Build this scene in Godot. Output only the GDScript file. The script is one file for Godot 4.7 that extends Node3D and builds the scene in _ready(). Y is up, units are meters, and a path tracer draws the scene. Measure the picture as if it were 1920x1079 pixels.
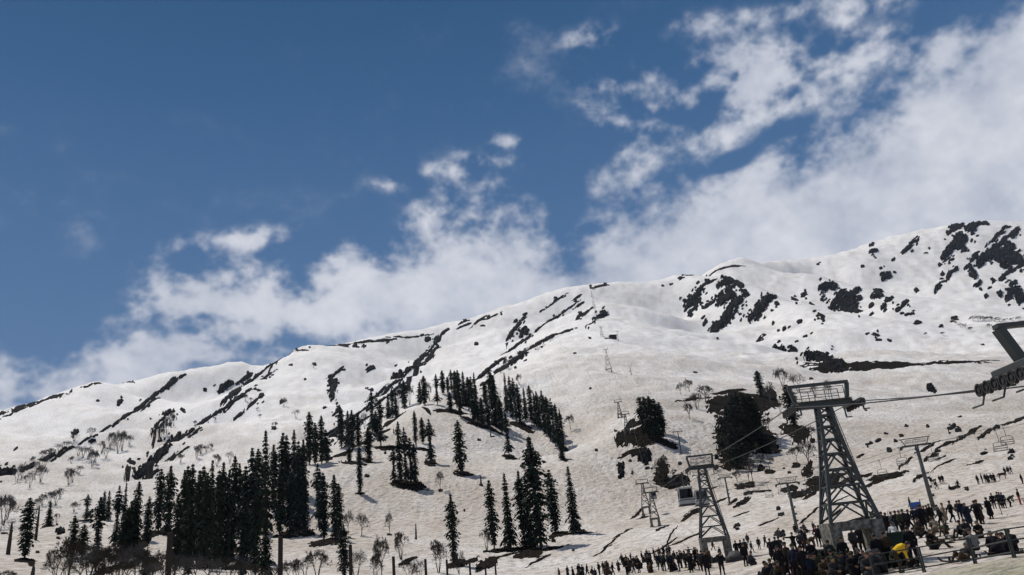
extends Node3D
# Snowy mountainside with a gondola line, a chairlift, fir stands and a crowd at its foot. y is up, metres; the viewer stands at the origin.

const FOCAL := 1450.0            # focal length in pixels of the 1920 x 1079 photograph
const EYE := 1.6
const AZ0 := -0.90               # azimuth range of the fine terrain grid, radians
const AZ1 := 0.90
const DAZ := 0.0029
const LR0 := 2.4849              # ln 12
const LR1 := 8.95                # ln 7700
const DLR := 0.0125

var cam_basis: Basis
var na := 0
var nl := 0
var H := PackedFloat32Array()    # terrain heights, na columns of nl rows
var taken := {}
var M := {}
var rng := RandomNumberGenerator.new()
var unit_box: BoxMesh
var noise_a := FastNoiseLite.new()
var noise_b := FastNoiseLite.new()

func _ready():
	rng.seed = 7
	var roll := deg_to_rad(6.0)
	var pitch := deg_to_rad(20.0)
	cam_basis = Basis(Vector3.RIGHT, pitch) * Basis(Vector3.BACK, -roll)
	var cam := Camera3D.new()
	cam.name = "camera"
	add_child(cam)
	cam.transform = Transform3D(cam_basis, Vector3(0, EYE, 0))
	cam.fov = rad_to_deg(2.0 * atan(539.5 / FOCAL))
	cam.near = 0.1
	cam.far = 20000.0
	cam.current = true
	var env := Environment.new()
	env.tonemap_mode = Environment.TONE_MAPPER_LINEAR
	env.tonemap_exposure = 1.0
	env.sdfgi_enabled = true
	env.ssao_enabled = true
	env.ssil_enabled = true
	env.background_mode = Environment.BG_SKY
	var sky := Sky.new()
	var sm := PanoramaSkyMaterial.new()
	sm.panorama = ImageTexture.create_from_image(make_sky())
	sky.sky_material = sm
	env.sky = sky
	var we := WorldEnvironment.new()
	we.name = "world_environment"
	we.environment = env
	add_child(we)
	env.fog_enabled = true
	env.fog_density = 0.000022
	env.fog_light_color = Color(0.78, 0.83, 0.9)
	var sun := DirectionalLight3D.new()
	sun.name = "sun"
	sun.light_energy = 1.28
	sun.light_color = Color(1.0, 0.975, 0.94)
	sun.light_angular_distance = 0.5
	sun.shadow_enabled = true
	add_child(sun)
	var saz := deg_to_rad(-42.0)
	var sel := deg_to_rad(60.0)
	var to_sun := Vector3(sin(saz) * cos(sel), sin(sel), -cos(saz) * cos(sel))
	sun.basis = Basis.looking_at(-to_sun, Vector3.UP)
	print("sky done ", Time.get_ticks_msec())
	make_materials()
	unit_box = BoxMesh.new()
	unit_box.size = Vector3.ONE
	build_terrain()
	print("terrain done ", Time.get_ticks_msec())
	build_rocks()
	print("rocks done ", Time.get_ticks_msec())
	build_firs()
	build_bare_trees()
	print("trees done ", Time.get_ticks_msec())
	build_lifts()
	print("lifts done ", Time.get_ticks_msec())
	build_site()
	build_people()
	print("people done ", Time.get_ticks_msec())

# ---------------------------------------------------------------- view geometry
func ray(px: float, py: float) -> Vector2:          # azimuth and tangent of the elevation of a pixel of the photograph
	var d := cam_basis * Vector3((px - 960.0) / FOCAL, -(py - 539.5) / FOCAL, -1.0)
	return Vector2(atan2(d.x, -d.z), d.y / sqrt(d.x * d.x + d.z * d.z))

func polar(az: float, r: float, y: float) -> Vector3:
	return Vector3(r * sin(az), y, -r * cos(az))

# ---------------------------------------------------------------- scene bookkeeping
func numbered(called: String) -> String:
	if not taken.has(called):
		taken[called] = 0
		return called
	taken[called] += 1
	return "%s_%03d" % [called, taken[called]]

func tag(o: Node, label := "", category := "", group := "", kind := ""):
	if label != "": o.set_meta("label", label)
	if category != "": o.set_meta("category", category)
	if group != "": o.set_meta("group", group)
	if kind != "": o.set_meta("kind", kind)

func thing(called: String, at: Vector3, turn: float, label: String, category: String, group := "") -> Node3D:
	var o := Node3D.new()
	o.name = numbered(called)
	add_child(o)
	o.position = at
	o.rotation.y = turn
	tag(o, label, category, group)
	return o

func part(parent: Node, called: String, mesh: Mesh, mat: Material, tr := Transform3D()) -> MeshInstance3D:
	var o := MeshInstance3D.new()
	o.name = called
	o.mesh = mesh
	if mat: o.material_override = mat
	o.transform = tr
	parent.add_child(o, true)
	return o

func bar(parent: Node, called: String, a: Vector3, b: Vector3, w: float, d: float, mat: Material) -> MeshInstance3D:
	var y := b - a
	var n := y.normalized()
	var x := n.cross(Vector3.BACK)
	if x.length() < 0.05: x = Vector3.RIGHT
	x = x.normalized()
	var z := x.cross(n).normalized()
	return part(parent, called, unit_box, mat, Transform3D(Basis(x * w, y, z * d), (a + b) * 0.5))

func ordinal(n: int) -> String:
	var ones := ["", "first", "second", "third", "fourth", "fifth", "sixth", "seventh", "eighth", "ninth", "tenth", "eleventh", "twelfth", "thirteenth", "fourteenth", "fifteenth", "sixteenth", "seventeenth", "eighteenth", "nineteenth"]
	if n < 20: return ones[n]
	var tens := {20: "twenty", 30: "thirty", 40: "forty", 50: "fifty", 60: "sixty", 70: "seventy"}
	var tenth := {20: "twentieth", 30: "thirtieth", 40: "fortieth", 50: "fiftieth", 60: "sixtieth", 70: "seventieth"}
	var t := int(n / 10) * 10
	return tenth[t] if n % 10 == 0 else tens[t] + " " + ones[n % 10]

# ---------------------------------------------------------------- mesh helpers (front faces run clockwise)
func tri(st: SurfaceTool, a: Vector3, b: Vector3, c: Vector3):
	st.add_vertex(a)
	st.add_vertex(b)
	st.add_vertex(c)

func tube(st: SurfaceTool, pts: Array, rads: Array, sides := 6, capped := true):
	var rings := []
	var ref := Vector3(0.31, 0.2, 0.93)
	for i in pts.size():
		var a: Vector3 = pts[maxi(i - 1, 0)]
		var b: Vector3 = pts[mini(i + 1, pts.size() - 1)]
		var n := (b - a).normalized()
		var x := n.cross(ref).normalized()
		var y := n.cross(x)
		var ring := PackedVector3Array()
		for k in sides:
			var t := TAU * k / sides
			ring.append(pts[i] + (x * cos(t) + y * sin(t)) * rads[i])
		rings.append(ring)
	for i in pts.size() - 1:
		for k in sides:
			var k2 := (k + 1) % sides
			tri(st, rings[i][k], rings[i + 1][k2], rings[i][k2])
			tri(st, rings[i][k], rings[i + 1][k], rings[i + 1][k2])
	if capped:
		var e := pts.size() - 1
		for k in range(1, sides - 1):
			tri(st, rings[0][0], rings[0][k], rings[0][k + 1])
			tri(st, rings[e][0], rings[e][k + 1], rings[e][k])

func begin(smooth := false) -> SurfaceTool:
	var st := SurfaceTool.new()
	st.begin(Mesh.PRIMITIVE_TRIANGLES)
	st.set_smooth_group(0 if smooth else -1)
	return st

func finish(st: SurfaceTool) -> ArrayMesh:
	st.generate_normals()
	return st.commit()

func tube_mesh(pts: Array, rads: Array, sides := 6) -> ArrayMesh:
	var st := begin(true)
	tube(st, pts, rads, sides)
	return finish(st)

func box_at(st: SurfaceTool, c: Vector3, s: Vector3, bev := 0.0):
	# a box with its edges cut back by bev: three overlapping slabs would flicker, so the corners are built as a chamfered hull
	var h := s * 0.5
	var b := minf(bev, minf(h.x, minf(h.y, h.z)) * 0.6)
	var ax := [Vector3.RIGHT, Vector3.UP, Vector3.BACK]
	for i in 3:
		for sg in [-1.0, 1.0]:
			var n: Vector3 = ax[i] * sg
			var u: Vector3 = ax[(i + 1) % 3]
			var v: Vector3 = ax[(i + 2) % 3] * sg
			var hu := h[(i + 1) % 3] - b
			var hv := h[(i + 2) % 3] - b
			var o := c + n * h[i]
			tri(st, o - u * hu - v * hv, o + u * hu + v * hv, o + u * hu - v * hv)
			tri(st, o - u * hu - v * hv, o - u * hu + v * hv, o + u * hu + v * hv)
	if b <= 0.0: return
	for i in 3:
		var j := (i + 1) % 3
		var k := (i + 2) % 3
		for sj in [-1.0, 1.0]:
			for sk in [-1.0, 1.0]:
				var e: Vector3 = ax[i] * (h[i] - b)
				var p1: Vector3 = c + ax[j] * sj * h[j] + ax[k] * sk * (h[k] - b)
				var p2: Vector3 = c + ax[j] * sj * (h[j] - b) + ax[k] * sk * h[k]
				if sj * sk > 0.0:
					tri(st, p1 - e, p2 + e, p1 + e)
					tri(st, p1 - e, p2 - e, p2 + e)
				else:
					tri(st, p1 - e, p1 + e, p2 + e)
					tri(st, p1 - e, p2 + e, p2 - e)
	for sx in [-1.0, 1.0]:
		for sy in [-1.0, 1.0]:
			for sz in [-1.0, 1.0]:
				var p := c + Vector3(sx * h.x, sy * (h.y - b), sz * (h.z - b))
				var q := c + Vector3(sx * (h.x - b), sy * h.y, sz * (h.z - b))
				var w := c + Vector3(sx * (h.x - b), sy * (h.y - b), sz * h.z)
				if sx * sy * sz > 0.0: tri(st, p, w, q)
				else: tri(st, p, q, w)

func box_mesh(c: Vector3, s: Vector3, bev := 0.0) -> ArrayMesh:
	var st := begin()
	box_at(st, c, s, bev)
	return finish(st)

# ---------------------------------------------------------------- materials
func lin(r: float, g: float, b: float) -> Color:
	return Color(r, g, b).linear_to_srgb()

func mat(called: String, c: Color, rough := 0.9, metal := 0.0) -> StandardMaterial3D:
	var m := StandardMaterial3D.new()
	m.resource_name = called
	m.albedo_color = c
	m.roughness = rough
	m.metallic = metal
	m.metallic_specular = 0.4 if rough < 0.9 else 0.2
	M[called] = m
	return m

func noise_tex(seed_n: int, freq: float, ramp: Array, octaves := 5, size := 1024, type := FastNoiseLite.TYPE_SIMPLEX_SMOOTH) -> NoiseTexture2D:
	var n := FastNoiseLite.new()
	n.seed = seed_n
	n.noise_type = type
	n.frequency = freq
	n.fractal_octaves = octaves
	n.fractal_gain = 0.55
	var t := NoiseTexture2D.new()
	t.width = size
	t.height = size
	t.seamless = true
	t.noise = n
	if ramp.size():
		var g := Gradient.new()
		var offs := PackedFloat32Array()
		var cols := PackedColorArray()
		for p in ramp:
			offs.append(p[0])
			cols.append(p[1])
		g.offsets = offs
		g.colors = cols
		t.color_ramp = g
	return t

func grain(m: StandardMaterial3D, scale: float, seed_n: int, lo: float, hi: float, world := true, freq := 0.012):
	m.albedo_texture = noise_tex(seed_n, freq, [[0.2, Color(lo, lo, lo)], [0.5, Color((lo + hi) / 2, (lo + hi) / 2, (lo + hi) / 2)], [0.8, Color(hi, hi, hi)]], 5, 512)
	m.uv1_triplanar = true
	m.uv1_world_triplanar = world
	m.uv1_scale = Vector3.ONE * scale

func make_materials():
	var s := mat("snow", Color.WHITE, 0.75)
	s.vertex_color_use_as_albedo = true
	s.metallic_specular = 0.3
	s.albedo_texture = noise_tex(11, 0.011, [[0.1, Color(0.74, 0.71, 0.68)], [0.28, Color(0.88, 0.868, 0.85)], [0.48, Color(0.97, 0.965, 0.96)], [0.7, Color(1, 1, 1)]], 6, 1024)
	s.uv1_triplanar = true
	s.uv1_world_triplanar = true
	s.uv1_scale = Vector3.ONE / 34.0
	s.heightmap_enabled = true
	s.heightmap_texture = noise_tex(12, 0.012, [], 6, 1024)
	s.heightmap_scale = 85.0
	s.detail_enabled = true
	s.detail_blend_mode = BaseMaterial3D.BLEND_MODE_MUL
	s.detail_uv_layer = BaseMaterial3D.DETAIL_UV_2
	s.detail_albedo = noise_tex(13, 0.009, [[0.1, Color(0.9, 0.885, 0.865)], [0.45, Color(0.97, 0.965, 0.955)], [0.7, Color(1, 1, 1)]], 6, 1024)
	s.uv2_triplanar = true
	s.uv2_world_triplanar = true
	s.uv2_scale = Vector3.ONE / 410.0
	var rk := mat("rock", lin(0.03, 0.03, 0.031), 0.95)
	grain(rk, 1.0 / 30.0, 21, 0.35, 1.0)
	rk.metallic_specular = 0.12
	var ea := mat("earth", lin(0.028, 0.024, 0.02), 1.0)
	grain(ea, 1.0 / 9.0, 22, 0.35, 1.0)
	ea.metallic_specular = 0.08
	var fo := mat("fir_needles", lin(0.022, 0.03, 0.022), 0.9)
	fo.cull_mode = BaseMaterial3D.CULL_DISABLED
	var fo2 := mat("fir_needles_blue", lin(0.018, 0.027, 0.024), 0.9)
	fo2.cull_mode = BaseMaterial3D.CULL_DISABLED
	mat("fir_bark", lin(0.05, 0.042, 0.036), 0.95)
	mat("bare_bark", lin(0.055, 0.047, 0.04), 0.95)
	mat("twig_grey", lin(0.085, 0.08, 0.078), 0.95)
	mat("twig_brown", lin(0.045, 0.038, 0.029), 0.95)
	var stl := mat("galvanised_steel", lin(0.13, 0.14, 0.14), 0.55, 0.3)
	grain(stl, 1.0 / 1.5, 31, 0.7, 1.0)
	mat("dark_steel", lin(0.05, 0.058, 0.06), 0.55, 0.2)
	mat("pale_steel", lin(0.3, 0.31, 0.31), 0.5, 0.3)
	mat("rubber", lin(0.025, 0.025, 0.027), 0.7)
	mat("rope", lin(0.04, 0.042, 0.045), 0.6, 0.3)
	var co := mat("concrete", lin(0.25, 0.24, 0.215), 0.95)
	grain(co, 1.0 / 2.2, 33, 0.62, 1.0)
	mat("cabin_paint", lin(0.34, 0.35, 0.34), 0.35)
	var gl := mat("cabin_glass", Color(0.03, 0.035, 0.04, 0.8), 0.05)
	gl.transparency = BaseMaterial3D.TRANSPARENCY_ALPHA
	var wd := mat("weathered_wood", lin(0.07, 0.05, 0.035), 0.9)
	grain(wd, 1.0 / 0.8, 35, 0.6, 1.0)
	mat("post_wood", lin(0.035, 0.03, 0.026), 0.9)
	mat("fence_paint", lin(0.03, 0.035, 0.033), 0.6)
	mat("blue_vinyl", lin(0.03, 0.09, 0.32), 0.6)
	mat("green_board", lin(0.012, 0.03, 0.024), 0.7)
	mat("board_print", lin(0.1, 0.13, 0.12), 0.8)
	mat("skin", lin(0.3, 0.17, 0.11), 0.6)
	mat("hair", lin(0.012, 0.01, 0.009), 0.7)
	mat("boots", lin(0.02, 0.019, 0.018), 0.7)
	mat("pony_coat", lin(0.05, 0.03, 0.018), 0.8)

# ---------------------------------------------------------------- sky
func cloud_edge(x: float) -> float:
	var k := [[-900, 740], [0, 690], [110, 690], [190, 640], [290, 606], [390, 632], [470, 655], [520, 640], [560, 596], [640, 560], [690, 520], [760, 440], [830, 375], [900, 345], [980, 360], [1060, 380], [1105, 345], [1160, 295], [1260, 262], [1340, 238], [1420, 226], [1500, 205], [1570, 160], [1650, 128], [1720, 85], [1790, 25], [1860, -20], [1960, -80], [2600, -500]]
	for i in k.size() - 1:
		if x < k[i + 1][0]:
			return lerpf(k[i][1], k[i + 1][1], clampf((x - k[i][0]) / float(k[i + 1][0] - k[i][0]), 0, 1))
	return -500.0

var sky_blobs := [[425, 566, 135, 62, 4, 1.25], [300, 664, 170, 46, 4, 0.9], [60, 735, 140, 40, -6, 0.8], [620, 588, 150, 40, 12, 0.5], [720, 545, 110, 60, 10, 0.4], [880, 400, 90, 50, 15, 0.35], [470, 650, 110, 30, 5, 0.4], [360, 530, 60, 22, -14, 0.5], [455, 452, 88, 20, 6, 0.62], [1405, 148, 120, 58, 8, 1.3], [1400, 150, 80, 45, 5, 0.4], [1240, 172, 62, 42, 20, 0.5], [1150, 150, 55, 40, 0, 0.42], [1168, 224, 55, 26, -20, 0.72], [1640, 105, 110, 32, 14, 0.6], [1325, 46, 64, 22, 8, 0.42], [1462, 30, 80, 22, 10, 0.22], [945, 260, 36, 15, -10, 0.55], [918, 300, 50, 17, -8, 0.55], [1115, 76, 44, 26, 0, 0.42], [830, 320, 32, 14, 0, 0.45], [735, 345, 30, 14, 0, 0.3], [1610, 4, 90, 18, 4, 0.36], [1575, 40, 22, 14, 0, 0.4], [630, 480, 80, 22, 20, 0.42], [300, 470, 60, 20, 10, 0.28], [1850, 90, 110, 60, 25, 0.6], [1080, 460, 60, 40, 0, 0.3], [610, 520, 70, 26, 5, 0.45]]
var sky_holes := [[1490, 235, 90, 26, 22, 0.55], [1330, 320, 60, 24, 10, 0.35], [515, 640, 60, 20, 10, 0.25], [1075, 425, 50, 60, 0, 0.5], [1380, 300, 70, 26, 18, 0.4], [580, 600, 60, 24, 20, 0.3], [170, 700, 40, 24, -10, 0.4], [1040, 345, 50, 30, 0, 0.35], [1800, 120, 60, 26, 30, 0.4], [650, 625, 120, 22, 8, 0.2]]

func blob(b: Array, px: float, py: float) -> float:
	var a := deg_to_rad(b[4])
	var dx: float = px - b[0]
	var dy: float = b[1] - py
	var u: float = (dx * cos(a) + dy * sin(a)) / b[2]
	var v: float = (-dx * sin(a) + dy * cos(a)) / b[3]
	var q := u * u + v * v
	return b[5] * exp(-q * 1.1) if q < 5.0 else 0.0

func sky_colour(d: Vector3, n1: FastNoiseLite, n2: FastNoiseLite) -> Color:
	var el := rad_to_deg(asin(clampf(d.y, -1, 1)))
	var stops := [[-90, 0.32, 0.33, 0.35], [-2, 0.36, 0.42, 0.5], [4, 0.20, 0.31, 0.47], [14, 0.098, 0.192, 0.365], [24, 0.066, 0.152, 0.315], [34, 0.038, 0.112, 0.255], [44, 0.022, 0.082, 0.198], [60, 0.018, 0.07, 0.175], [90, 0.016, 0.06, 0.155]]
	var c := Vector3(0.02, 0.066, 0.18)
	for i in stops.size() - 1:
		if el < stops[i + 1][0]:
			var t: float = clampf((el - stops[i][0]) / float(stops[i + 1][0] - stops[i][0]), 0, 1)
			c = Vector3(stops[i][1], stops[i][2], stops[i][3]).lerp(Vector3(stops[i + 1][1], stops[i + 1][2], stops[i + 1][3]), t)
			break
	if el < -3.0:
		return Color(c.x, c.y, c.z)
	# clouds: a bank that rises from lower left to upper right, stray tufts above it, and scattered cloud elsewhere
	var local := cam_basis.transposed() * d
	var wob := n2.get_noise_3d(d.x * 60, d.y * 60, d.z * 60)
	var q := d + Vector3(wob, n2.get_noise_3d(d.y * 60, d.z * 60, d.x * 60), -wob) * 0.012
	var f1 := n1.get_noise_3d(q.x * 100, q.y * 150, q.z * 100)
	var f2 := n1.get_noise_3d(q.x * 330 + 40, q.y * 430, q.z * 330)
	var f3 := n2.get_noise_3d(q.x * 900, q.y * 1100, q.z * 900)
	var cover := 0.0
	var front := smoothstep(0.3, 0.55, -local.z)
	if front > 0.0:
		var px := 960.0 + FOCAL * local.x / -local.z
		var py := 539.5 - FOCAL * local.y / -local.z
		cover = clampf((py - cloud_edge(px) + f1 * 80.0) / 210.0 + 0.22, 0.0, 1.3)
		for b in sky_blobs:
			cover += blob(b, px, py) * (1.0 + f2 * 0.9 + f1 * 0.6)
		for b in sky_holes:
			cover -= blob(b, px, py) * (1.0 + f2 * 0.8)
		var veil := smoothstep(0.0, 1.0, clampf(1.0 - absf(py - 250.0 - (px - 600.0) * -0.2) / 420.0, 0, 1)) * 0.09 * (1.0 + f1)
		cover += veil
	if front < 1.0:
		var scattered := smoothstep(0.0, 0.5, f1 + 0.25 * f2 + 0.12 + 0.3 * clampf(1.0 - el / 40.0, 0, 1))
		cover = lerpf(scattered, cover, front)
	var puff := 1.0 - absf(n1.get_noise_3d(q.x * 210 + 7, q.y * 290, q.z * 210)) * 2.6
	var puff2 := 1.0 - absf(n2.get_noise_3d(q.x * 520, q.y * 640 + 3, q.z * 520)) * 2.4
	var ragged := f2 * 0.85 + f3 * 0.3 + (puff - 0.45) * 0.3 + (puff2 - 0.4) * 0.12
	var dense := cover + ragged * (1.0 - 0.8 * smoothstep(0.7, 1.25, cover)) * smoothstep(0.0, 0.3, cover)
	var a := smoothstep(0.08, 1.12, dense)
	var body := clampf(0.46 + 0.5 * f1 + 0.5 * f2 + 0.16 * f3 + 0.16 * (puff - 0.4) + 0.3 * (clampf(cover, 0, 1.2) - 0.7), 0, 1)
	var cl := Vector3(0.35, 0.40, 0.52).lerp(Vector3(0.70, 0.72, 0.785), body)
	c = c.lerp(cl, a * 0.97)
	return Color(c.x, c.y, c.z)

func make_sky() -> Image:
	var n1 := FastNoiseLite.new()
	n1.seed = 5
	n1.noise_type = FastNoiseLite.TYPE_SIMPLEX_SMOOTH
	n1.frequency = 0.035
	n1.fractal_octaves = 6
	n1.fractal_gain = 0.55
	var n2 := FastNoiseLite.new()
	n2.seed = 9
	n2.noise_type = FastNoiseLite.TYPE_SIMPLEX_SMOOTH
	n2.frequency = 0.05
	n2.fractal_octaves = 6
	n2.fractal_gain = 0.6
	var w := 4096
	var h := 2048
	var small := Image.create(512, 256, false, Image.FORMAT_RGBF)
	for y in 256:
		for x in 512:
			small.set_pixel(x, y, sky_colour(pano_dir((x + 0.5) / 512.0, (y + 0.5) / 256.0), n1, n2))
	small.resize(w, h, Image.INTERPOLATE_CUBIC)
	# the part of the sky in and around the view at full resolution
	var half := int(w * 41.0 / 360.0)
	var y0 := int(h * (0.5 - 48.0 / 180.0))
	var y1 := int(h * (0.5 - 10.0 / 180.0))
	for y in range(y0, y1):
		for k in range(-half, half):
			var x := posmod(k, w)
			small.set_pixel(x, y, sky_colour(pano_dir((x + 0.5) / w, (y + 0.5) / h), n1, n2))
	return small

func pano_dir(u: float, v: float) -> Vector3:          # the panorama's first column looks along -z
	var az := u * TAU
	var el := (0.5 - v) * PI
	return Vector3(sin(az) * cos(el), sin(el), -cos(az) * cos(el))

# ---------------------------------------------------------------- terrain: a thin-plate surface through surveyed points (pixel, distance), then relief
var crest := [[-420, 842, 1350], [-200, 815, 1400], [0, 776, 1500], [100, 745, 1600], [190, 714, 1700], [300, 717, 1790], [345, 708, 1800], [450, 675, 1880], [540, 660, 1950], [640, 648, 2050], [720, 638, 2100], [800, 630, 2150], [835, 622, 2170], [900, 600, 2220], [960, 581, 2260], [1040, 554, 2290], [1108, 538, 2300], [1160, 534, 2350], [1230, 526, 2450], [1300, 512, 2600], [1345, 504, 2750], [1415, 487, 2900], [1470, 490, 3100], [1540, 480, 3300], [1630, 460, 3400], [1700, 440, 3450], [1780, 423, 3500], [1850, 417, 3500], [1920, 418, 3500], [2100, 430, 3500], [2350, 470, 3500]]
var spurs := [
	[[290, 745, 1560], [240, 775, 1380], [180, 812, 1180], [130, 835, 1040], [60, 865, 900], [0, 890, 800], [-150, 935, 700]],
	[[515, 688, 1780], [480, 712, 1620], [430, 748, 1400], [380, 790, 1180], [330, 830, 980], [290, 862, 850], [255, 893, 740], [200, 925, 640]],
	[[800, 660, 1870], [770, 686, 1680], [735, 712, 1480], [700, 745, 1280], [660, 782, 1080], [620, 818, 930], [570, 855, 780]],
	[[1060, 588, 1960], [1010, 620, 1700], [960, 660, 1400], [925, 690, 1180], [895, 712, 1020], [850, 745, 860]],
	[[1045, 632, 1320], [1010, 650, 1160], [975, 672, 1000], [940, 698, 860], [905, 722, 760]],
	[[1250, 590, 1950], [1300, 622, 1720], [1345, 641, 1520], [1440, 652, 1330], [1520, 666, 1180]],
	[[1300, 518, 2440], [1368, 519, 2330], [1415, 536, 2220], [1454, 548, 2120], [1498, 566, 2010], [1527, 573, 1950], [1627, 594, 1830], [1720, 600, 1750]],
	[[1540, 517, 2750], [1607, 533, 2620], [1673, 550, 2500], [1740, 561, 2420], [1820, 566, 2350], [1920, 576, 2250]],
	[[-120, 1018, 210], [0, 1000, 225], [120, 986, 250], [200, 977, 272], [330, 945, 305], [450, 905, 335], [560, 873, 365], [610, 860, 388], [700, 815, 440], [760, 775, 490], [820, 739, 530], [880, 736, 545], [930, 762, 520]],
]
var dips := [17.0, 19.0, 22.0, 22.0, 17.0, 20.0, 24.0, 20.0, 40.0]
var faces := [
	[100, 780, 1420], [60, 830, 1150], [0, 862, 950], [190, 760, 1480],
	[330, 760, 1480], [350, 800, 1220], [250, 850, 1030], [240, 892, 830], [120, 930, 640], [0, 945, 600], [100, 890, 760],
	[600, 760, 1310], [600, 700, 1640], [700, 680, 1760], [560, 800, 1110], [450, 820, 1000], [400, 860, 860], [500, 860, 860], [500, 740, 1450],
	[900, 650, 1800], [860, 690, 1480], [800, 735, 1230], [960, 620, 1900], [1010, 637, 1480], [930, 705, 1020],
	[1150, 570, 2080], [1120, 602, 1520], [1127, 632, 1100], [1140, 698, 700], [1200, 650, 1050], [1180, 600, 1600], [1165, 785, 400], [1177, 814, 350], [1213, 964, 262], [1228, 986, 215], [1100, 740, 520], [1090, 800, 425], [1280, 700, 760], [1300, 660, 1150],
	[1345, 622, 1800], [1420, 600, 1950], [1450, 640, 1500], [1330, 570, 2150], [1550, 630, 1500], [1600, 570, 2350], [1680, 585, 2150],
	[1480, 530, 2900], [1600, 505, 3000], [1700, 500, 3050], [1740, 552, 2750], [1850, 558, 2680], [1800, 500, 3050], [1900, 480, 3150],
	[1700, 620, 1560], [1920, 610, 1780], [1600, 660, 1150], [1900, 670, 1120], [1700, 690, 930], [1500, 705, 820], [1900, 740, 740], [1400, 740, 590], [1600, 760, 560], [1900, 805, 430], [1440, 860, 335], [1500, 885, 295], [1700, 850, 330], [1900, 880, 240], [1600, 930, 215], [1350, 780, 470], [1300, 860, 325], [1280, 960, 240], [1380, 930, 250],
	[2150, 600, 1800], [2150, 720, 800], [2150, 850, 260], [2150, 950, 70], [2350, 600, 1700], [2350, 850, 250], [2350, 1000, 60],
	[1735, 905, 195], [1800, 900, 190], [1870, 898, 180], [1752, 956, 118], [1870, 954, 108], [1862, 972, 82], [1650, 985, 95], [1700, 1003, 66], [1800, 980, 74], [1835, 985, 68], [1612, 1056, 49], [1495, 998, 145], [1540, 1022, 112], [1493, 1039, 98], [1345, 1052, 95], [1420, 1030, 122], [1250, 1045, 130], [1100, 1079, 122], [1150, 1050, 165], [1240, 1010, 180], [1560, 1000, 130],
	[1832, 1057, 39], [1760, 1072, 38], [1920, 1044, 37], [1640, 1095, 36], [1500, 1085, 45], [1330, 1079, 70], [1250, 1075, 105], [1920, 1080, 26], [2150, 1060, 25],
	[0, 1079, 115], [300, 1079, 118], [600, 1079, 128], [800, 1079, 138], [1000, 1079, 150], [-200, 1079, 112], [-420, 1079, 110],
	[14, 1040, 165], [50, 1050, 150], [180, 1062, 145], [480, 1060, 165], [570, 1003, 255], [620, 1012, 235], [700, 1005, 235], [780, 1010, 205], [760, 910, 308], [868, 887, 330], [675, 925, 300], [955, 857, 385], [1055, 860, 395], [930, 1030, 205], [1015, 1027, 203], [1080, 1001, 222], [1042, 1001, 228], [850, 1052, 170], [800, 860, 365], [880, 800, 430], [720, 860, 375], [320, 1000, 225], [430, 1010, 215], [90, 990, 225], [990, 800, 450], [860, 762, 490], [660, 865, 380],
]

func tps_kernel(d2: float) -> float:
	return d2 * log(d2 + 1e-12)

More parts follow.
